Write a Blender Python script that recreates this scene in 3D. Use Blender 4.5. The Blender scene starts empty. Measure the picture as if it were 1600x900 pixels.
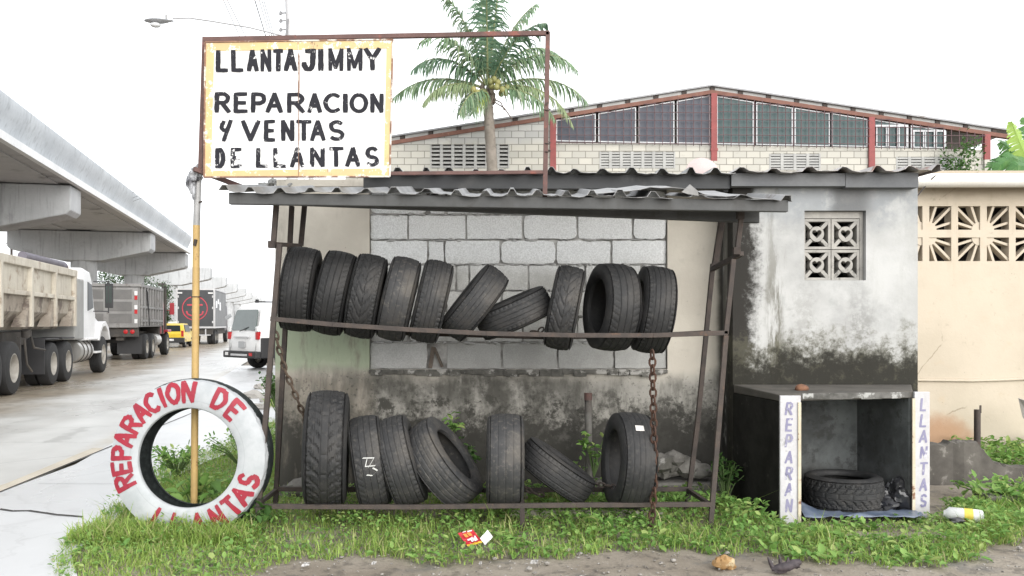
import bpy, bmesh, math, random
import numpy as np
from mathutils import Vector, Matrix, noise as mnoise
R = math.radians
random.seed(7); rng = np.random.default_rng(7)
scene = bpy.context.scene
COL = scene.collection
# ------------------------------------------------------------------ camera, sky, sun, exposure
F = 1330.0; HZ = 505.0; CAMZ = 1.5
cd = bpy.data.cameras.new('camera'); cam = bpy.data.objects.new('camera', cd); COL.objects.link(cam)
cam.location = (0, 0, CAMZ); cam.rotation_euler = (R(90), 0, 0)
cd.sensor_width = 36; cd.lens = F / 1600 * 36; cd.shift_y = (HZ - 450) / 1600
cd.clip_start = 0.05; cd.clip_end = 3000
scene.camera = cam
SUN_EL, SUN_AZ = 15, 150      # overcast: a big soft sun from behind the camera, a little to the left
w = bpy.data.worlds.new('World'); scene.world = w; w.use_nodes = True
nt = w.node_tree; nt.nodes.clear()
sky = nt.nodes.new('ShaderNodeTexSky'); sky.sky_type = 'NISHITA'; sky.sun_disc = False
sky.sun_elevation = R(SUN_EL); sky.sun_rotation = R(SUN_AZ); sky.air_density = 2.0; sky.dust_density = 6.0; sky.ozone_density = 1.0
bw = nt.nodes.new('ShaderNodeRGBToBW'); nt.links.new(sky.outputs[0], bw.inputs[0])
tint = nt.nodes.new('ShaderNodeMix'); tint.data_type = 'RGBA'; tint.inputs[0].default_value = 0.9
nt.links.new(sky.outputs[0], tint.inputs[6]); nt.links.new(bw.outputs[0], tint.inputs[7])
even = nt.nodes.new('ShaderNodeMix'); even.data_type = 'RGBA'; even.inputs[0].default_value = 0.6   # the cloud sheet evens the sky out
nt.links.new(tint.outputs[2], even.inputs[6]); even.inputs[7].default_value = (11.6, 11.9, 12.3, 1)
bg = nt.nodes.new('ShaderNodeBackground'); bg.inputs[1].default_value = 0.105
wo = nt.nodes.new('ShaderNodeOutputWorld')
nt.links.new(even.outputs[2], bg.inputs[0]); nt.links.new(bg.outputs[0], wo.inputs[0])
sd = bpy.data.lights.new('sun', 'SUN'); sd.energy = 1.5; sd.angle = R(60); sd.color = (1, 0.97, 0.92)
sun = bpy.data.objects.new('sun', sd); COL.objects.link(sun)
# sky azimuth: rotation 0 puts the sun at +Y, growing clockwise seen from above
az = R(SUN_AZ); sdir = Vector((math.sin(az) * math.cos(R(SUN_EL)), math.cos(az) * math.cos(R(SUN_EL)), math.sin(R(SUN_EL))))
sun.rotation_euler = sdir.to_track_quat('Z', 'Y').to_euler(); sun.location = (0, -5, 20)
vs = scene.view_settings; scene.display_settings.display_device = 'sRGB'
vs.view_transform = 'Standard'; vs.look = 'None'; vs.exposure = 1.12; vs.gamma = 1
scene.cycles.max_bounces = 6; scene.cycles.diffuse_bounces = 3; scene.cycles.glossy_bounces = 3
scene.cycles.transparent_max_bounces = 8; scene.cycles.use_denoising = True

# ------------------------------------------------------------------ helpers
def P(px, py, Y): return Vector(((px - 800) / F * Y, Y, CAMZ + (HZ - py) / F * Y))
def PX(px, Y): return (px - 800) / F * Y
def PZ(py, Y): return CAMZ + (HZ - py) / F * Y
def G(px, py):
    Y = F * CAMZ / (py - HZ); return (PX(px, Y), Y)
OFF = {}
def thing(name, label, cat, loc=(0, 0, 0), rotz=None, group=None):
    o = bpy.data.objects.new(name, None); COL.objects.link(o); o.empty_display_size = 0.2
    o.location = loc; o['label'] = label; o['category'] = cat; o['kind'] = 'thing'
    if rotz is not None: o.rotation_euler = (0, 0, rotz)
    else: OFF[o.name] = Vector(loc)
    if group: o['group'] = group
    return o
def tag(o, label, cat, group=None, kind='thing'):
    o['label'] = label; o['category'] = cat; o['kind'] = kind
    if group: o['group'] = group
    return o
def off_of(p):
    while p is not None:
        if p.name in OFF: return OFF[p.name]
        p = p.parent
    return Vector((0, 0, 0))
class MB:
    def __init__(s): s.v = []; s.f = []; s.m = []; s.k = 0
    def add(s, vs_, fs):
        b = len(s.v); s.v += [tuple(p) for p in vs_]; s.f += [tuple(i + b for i in f) for f in fs]; s.m += [s.k] * len(fs); return s
    def box(s, x0, x1, y0, y1, z0, z1):
        return s.add([(x0,y0,z0),(x1,y0,z0),(x1,y1,z0),(x0,y1,z0),(x0,y0,z1),(x1,y0,z1),(x1,y1,z1),(x0,y1,z1)],
                     [(0,3,2,1),(4,5,6,7),(0,1,5,4),(1,2,6,5),(2,3,7,6),(3,0,4,7)])
    def hexa(s, p): return s.add(p, [(0,3,2,1),(4,5,6,7),(0,1,5,4),(1,2,6,5),(2,3,7,6),(3,0,4,7)])
    def bar(s, p, q, w_, h=None, up=(0, 0, 1)):
        p = Vector(p); q = Vector(q); h = h or w_; d = (q - p).normalized(); u = Vector(up)
        if abs(d.dot(u)) > 0.95: u = Vector((0, 1, 0))
        a = d.cross(u).normalized(); b = a.cross(d).normalized()
        c = [(-1,-1),(1,-1),(1,1),(-1,1)]
        return s.add([p + a*w_/2*i + b*h/2*j for i, j in c] + [q + a*w_/2*i + b*h/2*j for i, j in c],
                     [(0,1,2,3),(7,6,5,4),(0,4,5,1),(1,5,6,2),(2,6,7,3),(3,7,4,0)])
    def tube(s, pts, r, n=8, caps=True, closed=False):
        pts = [Vector(p) for p in pts]; N = len(pts); vs_ = []; fs = []; prev = None
        for i, p in enumerate(pts):
            a = pts[(i - 1) % N] if (closed or i) else p; b = pts[(i + 1) % N] if (closed or i < N - 1) else p
            d = (b - a).normalized(); u = prev if prev is not None else (Vector((0,0,1)) if abs(d.z) < 0.9 else Vector((1,0,0)))
            u = (u - d * u.dot(d)); u = u.normalized() if u.length > 1e-6 else d.orthogonal().normalized(); prev = u; t = d.cross(u)
            rr = r[i] if isinstance(r, (list, tuple)) else r
            vs_ += [p + (u * math.cos(2*math.pi*k/n) + t * math.sin(2*math.pi*k/n)) * rr for k in range(n)]
        M = N if closed else N - 1
        for i in range(M):
            j = (i + 1) % N
            fs += [(i*n + k, i*n + (k+1) % n, j*n + (k+1) % n, j*n + k) for k in range(n)]
        if caps and not closed: fs += [tuple(range(n))[::-1], tuple((N-1)*n + k for k in range(n))]
        return s.add(vs_, fs)
    def prism(s, poly, y0, y1, ax='y'):
        n = len(poly)
        def mk(a, b, y): return (a, y, b) if ax == 'y' else ((y, a, b) if ax == 'x' else (a, b, y))
        vs_ = [mk(a, b, y0) for a, b in poly] + [mk(a, b, y1) for a, b in poly]
        return s.add(vs_, [tuple(range(n)), tuple(range(2*n - 1, n - 1, -1))] + [(i, n + i, n + (i+1) % n, (i+1) % n) for i in range(n)])
    def lathe(s, prof, c, ax, n=24, closed=False):
        c = Vector(c); ax = Vector(ax).normalized(); u = ax.orthogonal().normalized(); t = ax.cross(u); m = len(prof); vs_ = []; fs = []
        for i in range(n):
            a = 2*math.pi*i/n; d = u*math.cos(a) + t*math.sin(a)
            vs_ += [c + ax*h + d*r for r, h in prof]
        for i in range(n):
            j = (i+1) % n
            for k in range(m if closed else m - 1):
                l = (k+1) % m; fs.append((i*m+k, i*m+l, j*m+l, j*m+k))
        return s.add(vs_, fs)
    def rock(s, c, sx, sy, sz, seed=0, sub=2, amp=0.35):
        bm = bmesh.new(); bmesh.ops.create_icosphere(bm, subdivisions=sub, radius=1)
        vs_ = []
        for v in bm.verts:
            k = 1 + amp * mnoise.noise(v.co * 1.3 + Vector((seed * 7.3, seed * 3.1, 0))) + amp * .4 * mnoise.noise(v.co * 4 + Vector((seed, 9, 2)))
            vs_.append((c[0] + v.co.x*sx*k, c[1] + v.co.y*sy*k, c[2] + v.co.z*sz*k))
        fs = [tuple(v.index for v in f.verts) for f in bm.faces]; bm.free()
        return s.add(vs_, fs)
    def build(s, name, mats, parent=None, smooth=None, bevel=0, fix=True, solid=0, attr=None):
        me = bpy.data.meshes.new(name); V = np.array(s.v, dtype=np.float64).reshape(-1, 3)
        o = bpy.data.objects.new(name, me); COL.objects.link(o)
        if parent is None and len(V):
            c = Vector(((V[:,0].min() + V[:,0].max())/2, (V[:,1].min() + V[:,1].max())/2, V[:,2].min()))
            o.location = c; OFF[o.name] = c; off = c
        else: off = off_of(parent)
        V = V - np.array(off)
        me.from_pydata(V.tolist(), [], s.f)
        for m in (mats if isinstance(mats, (list, tuple)) else [mats]): me.materials.append(m)
        me.polygons.foreach_set('material_index', s.m)
        if fix:
            bm = bmesh.new(); bm.from_mesh(me); bmesh.ops.recalc_face_normals(bm, faces=bm.faces); bm.to_mesh(me); bm.free()
        if smooth is not None:
            me.polygons.foreach_set('use_smooth', [True]*len(me.polygons)); me.set_sharp_from_angle(angle=R(smooth))
        if parent is not None: o.parent = parent
        if bevel:
            b = o.modifiers.new('bevel', 'BEVEL'); b.width = bevel; b.segments = 2; b.limit_method = 'ANGLE'; b.angle_limit = R(40)
        if solid:
            b = o.modifiers.new('solid', 'SOLIDIFY'); b.thickness = solid; b.offset = 0
        me.update(); return o
# ------------------------------------------------------------------ node shorthand
class V_:
    def __init__(s, t, sk): s.t = t; s.s = sk
    def _m(s, op, o=None, rev=False):
        n = s.t.nodes.new('ShaderNodeMath'); n.operation = op
        a, b = (o, s) if rev else (s, o)
        for i, x in enumerate((a, b)):
            if x is None: continue
            if isinstance(x, V_): s.t.links.new(x.s, n.inputs[i])
            else: n.inputs[i].default_value = x
        return V_(s.t, n.outputs[0])
    def __add__(s, o): return s._m('ADD', o)
    __radd__ = __add__
    def __mul__(s, o): return s._m('MULTIPLY', o)
    __rmul__ = __mul__
    def __sub__(s, o): return s._m('SUBTRACT', o)
    def __rsub__(s, o): return s._m('SUBTRACT', o, True)
    def mx(s, o): return s._m('MAXIMUM', o)
    def mn(s, o): return s._m('MINIMUM', o)
    def abs(s): return s._m('ABSOLUTE')
    def sm(s, lo, hi, a=0.0, b=1.0):
        n = s.t.nodes.new('ShaderNodeMapRange'); n.interpolation_type = 'SMOOTHSTEP'; s.t.links.new(s.s, n.inputs[0])
        n.inputs[1].default_value = lo; n.inputs[2].default_value = hi; n.inputs[3].default_value = a; n.inputs[4].default_value = b
        if lo > hi: n.inputs[1].default_value = hi; n.inputs[2].default_value = lo; n.inputs[3].default_value = b; n.inputs[4].default_value = a
        return V_(s.t, n.outputs[0])
class MT:
    def __init__(s, name):
        s.m = bpy.data.materials.new(name); s.m.use_nodes = True; s.t = s.m.node_tree; s.t.nodes.clear()
        s.out = s.t.nodes.new('ShaderNodeOutputMaterial'); s._p = None; s._o = None
    def pos(s):
        if s._p is None: s._p = V_(s.t, s.t.nodes.new('ShaderNodeNewGeometry').outputs['Position'])
        return s._p
    def obj(s):
        if s._o is None: s._o = V_(s.t, s.t.nodes.new('ShaderNodeTexCoord').outputs['Object'])
        return s._o
    def xyz(s, v=None):
        n = s.t.nodes.new('ShaderNodeSeparateXYZ'); s.t.links.new((v or s.pos()).s, n.inputs[0]); return [V_(s.t, o) for o in n.outputs]
    def vec(s, x, y, z):
        n = s.t.nodes.new('ShaderNodeCombineXYZ')
        for i, q in enumerate((x, y, z)):
            if isinstance(q, V_): s.t.links.new(q.s, n.inputs[i])
            else: n.inputs[i].default_value = q
        return V_(s.t, n.outputs[0])
    def scale(s, v, k):
        n = s.t.nodes.new('ShaderNodeVectorMath'); n.operation = 'MULTIPLY'; s.t.links.new(v.s, n.inputs[0]); n.inputs[1].default_value = k; return V_(s.t, n.outputs[0])
    def noise(s, sc, det=4, ro=0.55, v=None, dist=0.0):
        n = s.t.nodes.new('ShaderNodeTexNoise'); s.t.links.new((v or s.pos()).s, n.inputs['Vector'])
        n.inputs['Scale'].default_value = sc; n.inputs['Detail'].default_value = det; n.inputs['Roughness'].default_value = ro; n.inputs['Distortion'].default_value = dist
        return V_(s.t, n.outputs[0])
    def vor(s, sc, v=None, feat='F1'):
        n = s.t.nodes.new('ShaderNodeTexVoronoi'); n.feature = feat; s.t.links.new((v or s.pos()).s, n.inputs['Vector']); n.inputs['Scale'].default_value = sc
        return V_(s.t, n.outputs[0])
    def island(s): return V_(s.t, s.t.nodes.new('ShaderNodeNewGeometry').outputs['Random Per Island'])
    def mix(s, f, a, b, mode='MIX'):
        n = s.t.nodes.new('ShaderNodeMix'); n.data_type = 'RGBA'; n.blend_type = mode
        for i, x in ((0, f), (6, a), (7, b)):
            if isinstance(x, V_): s.t.links.new(x.s, n.inputs[i])
            else: n.inputs[i].default_value = x if i == 0 else (tuple(x) + (1,) if len(x) == 3 else x)
        return V_(s.t, n.outputs[2])
    def bsdf(s, col, rough=0.8, metal=0.0, bump=None, bs=0.3, bd=0.01, spec=None, trans=None, glass=0):
        p = s.t.nodes.new('ShaderNodeBsdfPrincipled')
        for k, x in (('Base Color', col), ('Roughness', rough), ('Metallic', metal)):
            if isinstance(x, V_): s.t.links.new(x.s, p.inputs[k])
            else: p.inputs[k].default_value = tuple(x) + (1,) if isinstance(x, (tuple, list)) else x
        if spec is not None: p.inputs['Specular IOR Level'].default_value = spec
        if bump is not None:
            b = s.t.nodes.new('ShaderNodeBump'); b.inputs['Strength'].default_value = bs; b.inputs['Distance'].default_value = bd
            s.t.links.new(bump.s, b.inputs['Height']); s.t.links.new(b.outputs[0], p.inputs['Normal'])
        o = p.outputs[0]
        if trans:
            tr = s.t.nodes.new('ShaderNodeBsdfTranslucent'); mx = s.t.nodes.new('ShaderNodeMixShader'); mx.inputs[0].default_value = trans
            if isinstance(col, V_): s.t.links.new(col.s, tr.inputs[0])
            else: tr.inputs[0].default_value = tuple(col) + (1,)
            s.t.links.new(o, mx.inputs[1]); s.t.links.new(tr.outputs[0], mx.inputs[2]); o = mx.outputs[0]
        s.t.links.new(o, s.out.inputs[0]); return s.m
def wx(name, c1, c2, sc=3.0, rough=0.8, c3=None, s3=2.0, lo=0.55, hi=0.7, bump=0.25, bsc=60, metal=0.0, spec=None, streak=None, v='pos'):
    """a worn surface: two tones, patches of a third, fine grain, optional vertical run-down streaks"""
    m = MT(name); co = m.pos() if v == 'pos' else m.obj()
    col = m.mix(m.noise(sc, 5, .6, co).sm(.3, .7), c1, c2)
    if c3: col = m.mix(m.noise(s3, 6, .65, co).sm(lo, hi), col, c3)
    if streak:
        st = m.noise(6, 4, .6, m.scale(co, (1, 1, .08))).sm(.5, .75); col = m.mix(st * streak[1], col, streak[0])
    gr = m.noise(bsc, 4, .7, co); col = m.mix(gr.sm(.3, .7) * .35, col, m.mix(1.0, col, (.72, .72, .72), 'MULTIPLY'))
    return m.bsdf(col, rough, metal, gr, bump, .004, spec)
def flat(name, c, rough=0.5, metal=0.0, spec=None): return wx(name, c, tuple(x*.85 for x in c), 2.5, rough, bump=.05, metal=metal, spec=spec, v='obj')
# ------------------------------------------------------------------ materials
def make_plaster(name, base, base2, stains, blot=(.30, .31, .30)):
    """painted plaster; stains(m, x, y, z, n) gives a list of (mask, colour) mould and grime patches that stay where they are"""
    m = MT(name); x, y, z = m.xyz(); n1 = m.noise(1.7, 6, .62); n2 = m.noise(5, 6, .65); n3 = m.noise(22, 5, .7)
    col = m.mix(n1.sm(.35, .65), base, base2)
    col = m.mix(n2.sm(.58, .72) * .5, col, blot)
    for mask, c in stains(m, x, y, z, n1, n2, n3): col = m.mix(mask, col, c)
    sp = m.noise(38, 3, .6).sm(.70, .78); col = m.mix(sp * .5, col, (.09, .085, .08))
    return m.bsdf(col, .88, 0, n3 + n2 * .8, .35, .006, .25)
def zr(z, n, at, wdt, amt): return (z + (n - .5) * amt).sm(at + wdt, at - wdt)
def xband(x, n, c, hw, amt): return ((x + (n - .5) * amt - c).abs()).sm(hw * 1.5, hw * .5)
XA = PX(1145, 7.25)
M = {}
def annex_st(m, x, y, z, n1, n2, n3):
    d = (.022, .021, .017)
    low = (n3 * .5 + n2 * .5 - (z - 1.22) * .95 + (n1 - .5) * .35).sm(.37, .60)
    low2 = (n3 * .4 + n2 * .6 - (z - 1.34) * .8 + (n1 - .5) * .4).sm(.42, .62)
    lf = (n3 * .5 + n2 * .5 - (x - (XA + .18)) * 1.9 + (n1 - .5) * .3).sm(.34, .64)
    lf2 = xband(x, n2, XA + .36, .07, .14) * m.noise(10, 6, .75, m.scale(m.pos(), (1, 1, .14))).sm(.44, .60) * z.sm(2.4, 1.4, .35, 1.0)
    st = xband(x, n2, PX(1345, 7.25), .10, .2) * z.sm(2.0, 1.4) * n3.sm(.3, .6) * .6
    top = (z + (n1 - .5) * .5).sm(2.25, 2.5)
    vt = xband(x, n2, PX(1330, 7.25), .16, .2) * z.sm(2.3, 2.5)
    fine = m.noise(3.4, 6, .7, m.scale(m.pos(), (1, 1, .25)))
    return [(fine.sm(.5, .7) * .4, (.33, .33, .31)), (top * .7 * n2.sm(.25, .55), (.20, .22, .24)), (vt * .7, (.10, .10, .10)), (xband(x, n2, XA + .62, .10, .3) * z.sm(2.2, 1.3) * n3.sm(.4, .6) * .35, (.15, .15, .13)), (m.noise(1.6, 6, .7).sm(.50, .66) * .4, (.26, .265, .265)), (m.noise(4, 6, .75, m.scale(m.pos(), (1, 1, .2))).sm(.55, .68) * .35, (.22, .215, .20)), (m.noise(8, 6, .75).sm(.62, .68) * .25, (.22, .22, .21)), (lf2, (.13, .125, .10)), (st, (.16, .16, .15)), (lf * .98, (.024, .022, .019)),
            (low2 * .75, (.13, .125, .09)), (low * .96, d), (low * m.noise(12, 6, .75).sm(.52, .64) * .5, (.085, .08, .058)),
            (m.noise(26, 3, .6).sm(.72, .78) * lf * .3, (.22, .22, .21))]
M['annex'] = make_plaster('stained_white_plaster', (.475, .478, .47), (.385, .387, .38), annex_st)
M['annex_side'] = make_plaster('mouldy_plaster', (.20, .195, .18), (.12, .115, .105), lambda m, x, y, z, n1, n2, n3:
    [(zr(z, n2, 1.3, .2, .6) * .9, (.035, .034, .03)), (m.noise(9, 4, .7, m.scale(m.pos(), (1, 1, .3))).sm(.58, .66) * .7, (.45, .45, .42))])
XL0, XL1, XR0, XR1 = PX(430, 7.6), PX(577, 7.6), PX(1043, 7.6), PX(1145, 7.6)
def main_st(m, x, y, z, n1, n2, n3):
    left = x.sm(XL1 + .1, XL1 - .0)
    grn = left * z.sm(1.02, 1.12) * z.sm(1.75, 1.45) * (n1 * 1.0).sm(.2, .5)
    low = zr(z, n1, 1.04, .10, .35)
    drk = (n3 * .45 + n2 * .55 - (z - .66) * .75 + (n1 - .5) * .5).sm(.38, .58)
    sill = x.sm(XL1 - .1, XL1 + .1) * z.sm(.55, .9) * x.sm(XR0 - .2, XR0 - 1.2) * n2.sm(.36, .56)
    sb = m.noise(4, 5, .7, m.scale(m.pos(), (1.2, 1, .35)))
    edge = x.sm(XL0 + .22, XL0 + .02) * zr(z, n2, 1.0, .1, .5)
    return [(grn * .85, (.30, .36, .25)), (low * left * .8, (.25, .22, .185)), (low * (1 - left) * .75, (.255, .25, .235)),
            (sb.sm(.42, .62) * low * .85, (.13, .125, .11)), (m.noise(7, 6, .7).sm(.5, .6) * zr(z, n1, .90, .14, .4) * (1 - left) * .9, (.045, .043, .038)), (zr(z, n2, .98, .06, .25) * left * n2.sm(.4, .6) * .5, (.14, .125, .10)), (m.noise(34, 3, .6).sm(.6, .68) * low * .55, (.05, .048, .043)), (sill * low * .7, (.06, .058, .05)), (drk * .96, (.045, .043, .038)),
            (edge * .6, (.10, .095, .085)), (n2.sm(.55, .7) * drk * .35, (.22, .21, .19)), (m.noise(5, 6, .7, m.scale(m.pos(), (1, 1, .22))).sm(.52, .68) * left * z.sm(2.6, 1.2, .25, .8), (.20, .18, .15)), ((x + (n2 - .5) * .05).sm(XR1 - .16, XR1 - .10) * .92, (.05, .047, .042))]
M['main'] = make_plaster('stained_beige_plaster', (.58, .545, .475), (.50, .465, .405), main_st, (.32, .30, .26))
def block_mat():
    m = MT('bare_concrete_block'); x, y, z = m.xyz(); isl = m.island(); n = m.noise(3, 5, .6); g = m.noise(90, 3, .8)
    col = m.mix(isl, (.54, .54, .52), (.68, .68, .665)); col = m.mix(n.sm(.4, .7) * .5, col, (.28, .275, .25))
    col = m.mix(z.sm(1.9, 2.15) * .8, col, (.78, .80, .81)); col = m.mix((1 - z.sm(1.3, 1.45)) * .45, col, (.27, .275, .27))  # upper rows whitened: sky light above the canopy put into the colour
    col = m.mix(g.sm(.35, .65) * .35, col, (.2, .2, .195))
    return m.bsdf(col, .92, 0, g, .5, .004, .2)
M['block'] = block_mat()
M['mortar'] = wx('dark_mortar', (.16, .155, .145), (.50, .495, .48), 6, .95, bump=.6, bsc=40)
M['sill'] = wx('black_mould_concrete', (.06, .058, .052), (.15, .145, .13), 9, .95, (.36, .35, .33), 10, .52, .6, .6, 30)
M['conc'] = wx('grey_concrete', (.38, .392, .40), (.46, .47, .48), .5, .8, (.30, .305, .31), .8, .55, .75, .15, 8, streak=((.20, .205, .21), .6))
M['conc_deck'] = wx('deck_concrete', (.46, .49, .52), (.54, .57, .60), .35, .75, (.37, .39, .41), .6, .55, .75, .1, 6, streak=((.30, .32, .34), .75))
M['conc_under'] = wx('soffit_concrete', (.40, .40, .405), (.47, .47, .475), .35, .85, (.24, .24, .24), .8, .55, .7, .15, 6)
M['lip'] = wx('sunlit_slab_edge', (.74, .75, .75), (.66, .67, .68), .5, .8, bump=.1, bsc=6)  # paler than the deck: sunlight on the slab edge put into its colour
M['gutter'] = wx('dull_galvanised', (.06, .062, .062), (.088, .09, .09), 2.5, .7, (.045, .043, .04), 3, .58, .72, .1, 50, 0.0, streak=((.04, .037, .034), .5))
M['sheet'] = wx('weathered_zinc_sheet', (.20, .20, .20), (.31, .31, .31), 3, .5, (.11, .09, .08), 4, .6, .75, .1, 40, .6)
M['fascia'] = wx('dark_fascia', (.038, .04, .044), (.055, .058, .06), 2.5, .7, (.07, .07, .07), 3, .55, .7, .2, 40)
M['fascia_grey'] = wx('grey_fascia', (.12, .126, .135), (.165, .17, .176), 2.0, .8, (.16, .165, .17), 2.5, .5, .68, .2, 40)
M['rust'] = wx('rusted_steel', (.056, .047, .043), (.085, .066, .056), 12, .8, (.13, .08, .055), 9, .6, .72, .4, 90, .15)
M['rust_dark'] = wx('dark_rusted_steel', (.045, .038, .035), (.075, .058, .05), 12, .8, (.11, .07, .05), 9, .62, .74, .4, 90, .3)
M['rust_red'] = wx('red_lead_rust', (.15, .085, .075), (.11, .065, .058), 8, .75, (.24, .09, .07), 7, .55, .7, .3, 70, .2)
M['chain'] = wx('rusty_chain', (.10, .05, .032), (.06, .035, .027), 20, .8, bump=.4, metal=.3, v='pos')
M['yellow'] = wx('yellow_ochre_paint', (.50, .34, .13), (.43, .29, .115), 4, .6, (.20, .10, .05), 7, .62, .68, .25, 40)
M['pole_grey'] = wx('bare_galvanised_pole', (.42, .42, .42), (.33, .33, .33), 6, .55, (.2, .14, .1), 9, .63, .7, .2, 50, .3)
M['tarp'] = wx('blue_grey_plastic', (.09, .12, .18), (.20, .23, .29), 6, .35, bump=.3, bsc=12)
M['bag_black'] = wx('black_plastic_bag', (.012, .012, .014), (.03, .03, .034), 6, .3, bump=.5, bsc=14, spec=.6)
M['bag_grey'] = wx('torn_grey_bag', (.28, .29, .31), (.45, .46, .48), 7, .45, (.10, .10, .11), 8, .5, .6, .5, 20)
M['white_paint'] = wx('old_white_paint', (.72, .72, .71), (.60, .60, .59), 3, .6, (.30, .26, .22), 9, .66, .72, .25, 40)
def rubber_mat(name, dusty, tone=1.0):
    m = MT(name); co = m.obj(); n = m.noise(5, 5, .65, co); n2 = m.noise(30, 4, .7, co)
    col = m.mix(n.sm(.35, .7), tuple(c*tone for c in (.021, .0215, .0225)), tuple(c*tone for c in (.037, .036, .036)))
    col = m.mix(n2.sm(.5, .75) * dusty, col, (.12, .11, .097)); col = m.mix(m.noise(2.2, 4, .6, co).sm(.5, .75) * dusty * .8, col, (.11, .098, .082))
    return m.bsdf(col, .68, 0, n2, .25, .002, .4)
M['rubber'] = [rubber_mat('tyre_rubber', d, t) for d, t in ((.25, .95), (.55, 1.25), (.95, 1.5), (.12, .7))]
def glass_mat(name, c, rough=.08): return flat(name, c, rough, 0, .25)

# ------------------------------------------------------------------ ground, road, driveway
def ground_mat():
    m = MT('dirt_and_old_asphalt'); n = m.noise(.9, 6, .65); n2 = m.noise(7, 6, .7); n3 = m.noise(60, 4, .75); v = m.vor(45)
    col = m.mix(n.sm(.35, .65), (.21, .178, .14), (.31, .272, .225)); col = m.mix(n2.sm(.5, .65) * .7, col, (.10, .088, .074))
    col = m.mix(n3.sm(.62, .72) * .6, col, (.38, .36, .33)); col = m.mix(m.noise(2.3, 5, .6).sm(.56, .68) * .6, col, (.115, .115, .115))
    wet = m.noise(1.3, 3, .5).sm(.5, .68)
    return m.bsdf(col, .85 - wet * .35, 0, n3 * .6 + n2 + v * .4, .7, .012, .35)
g = MB(); N = 60
xs = [-600, -200, -80, -30, -12, -6] + [(-5 + i * .25) for i in range(45)] + [8, 14, 30, 80, 200, 600]
ys = [-60, -10, 0, 3] + [3.5 + i * .2 for i in range(32)] + [12, 20, 40, 90, 200, 500, 1500]
def gz(x, y): return (.018 * mnoise.noise(Vector((x * .9, y * .9, 0))) + .012 * mnoise.noise(Vector((x * 3, y * 3, 4))) - .012) if -4.6 < x < 5.6 and 3.4 < y < 9.2 else -.03
vs_ = [(x, y, gz(x, y)) for y in ys for x in xs]; nx = len(xs)
g.add(vs_, [(j*nx+i, j*nx+i+1, (j+1)*nx+i+1, (j+1)*nx+i) for j in range(len(ys)-1) for i in range(nx-1)])
o = g.build('ground', ground_mat(), smooth=60); tag(o, 'grey brown dirt and worn asphalt in front of the grass verge', 'ground', kind='structure')
def road_mat(name, mud, base=(.50, .497, .48), base2=(.42, .417, .40)):
    m = MT(name); x, y, z = m.xyz(); n = m.noise(.45, 6, .6); n2 = m.noise(3.0, 6, .65); n3 = m.noise(40, 4, .7)
    col = m.mix(n.sm(.35, .65), base, base2); col = m.mix(n2.sm(.55, .7) * .25, col, (.255, .25, .235)); col = m.mix(n3.sm(.6, .75) * .3, col, (.3, .3, .29))
    if mud:
        u = (x * -1.0) - y * .238
        k = (u + (n - .5) * 3.0).sm(4.2, 6.2); col = m.mix(k * .85, col, (.27, .215, .145)); col = m.mix(k * n2.sm(.45, .6) * .6, col, (.13, .105, .08))
        e = ((u - 2.45).abs()).sm(.35, .1) * n2.sm(.3, .6); col = m.mix(e * .55, col, (.36, .31, .23))
    # hairline cracks
    cr = m.vor(.55, m.vec(x + n2 * .5, y + n2 * .4, 0), 'DISTANCE_TO_EDGE').sm(.012, .004)
    col = m.mix(cr * (.35 if mud else .12), col, (.12, .115, .105))
    wet = m.noise(.6, 4, .6, m.scale(m.pos(), (1, .35, 1))).sm(.35, .65)
    return m.bsdf(col, .42 - wet * .16, 0, n3 * .5 + n2 * .5, .25, .004, .5)
def redge(Y): return -4.2 - .06 * (Y - 2) if Y < 10.2 else -4.86 - .238 * (Y - 10.2)
ry = [-40, -10, 0, 2, 4, 6, 8, 10.2, 14, 20, 40, 80, 160, 400, 900]
rd = MB(); a = [(redge(t) if t > -39 else -2.0, t, .0) for t in ry]; b = [(redge(t) - 11.0, t, .0) for t in ry]
rd.add(a + b, [(i, i+1, len(ry)+i+1, len(ry)+i) for i in range(len(ry)-1)])
o = rd.build('road', road_mat('wet_concrete_road', True)); tag(o, 'wet pale concrete road under the viaduct carrying trucks', 'road', kind='structure')
dw = MB()
dpts = [(-2.0, -4), (-2.25, 3), (-2.55, 5), (-2.85, 5.5), (-3.0, 6.4), (-3.25, 7.4), (-3.3, 9), (-3.2, 12), (-3.6, 15), (-4.8, 21), (-7.0, 30)]
def dz(Y): return .006
L = [(redge(p[1]) + .0 if p[1] > -3 else -4.2, p[1], dz(p[1])) for p in dpts]; Rr = [(p[0], p[1], dz(p[1])) for p in dpts]; k = len(dpts)
dw.add(L + Rr, [(i, k+i, k+i+1, i+1) for i in range(k-1)])
o = dw.build('driveway', road_mat('pale_concrete_pavement', False, (.55, .555, .56), (.49, .495, .50))); tag(o, 'cracked pale concrete driveway slab beside the road', 'pavement', kind='structure')
jt = MB()
for (p, q, w_) in ((G(0, 770), G(172, 699), .022), (G(60, 757), G(175, 757.5), .006)):
    p = Vector((*p, .010)); q = Vector((*q, .010)); d = (q - p).normalized(); s_ = Vector((-d.y, d.x, 0)) * w_ / 2
    if w_ > .02: p = p - d * 6; q = q + d * 6
    jt.add([p - s_, q - s_, q + s_, p + s_], [(0, 1, 2, 3)])
ck = [G(0, 797), G(20, 800), G(45, 799.5), (G(70, 803)), G(90, 806), G(130, 809)]
for i in range(len(ck) - 1):
    p = Vector((*ck[i], .011)); q = Vector((*ck[i+1], .011)); s_ = Vector((0, .018, 0))
    jt.add([p - s_, q - s_, q + s_ * .7, p + s_], [(0, 1, 2, 3)])
o = jt.build('pavement_joints', flat('dark_joint', (.04, .037, .034), .9)); tag(o, 'dark joints and a crack across the driveway slab', 'pavement', kind='structure')
gs = MB(); pts = []
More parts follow.
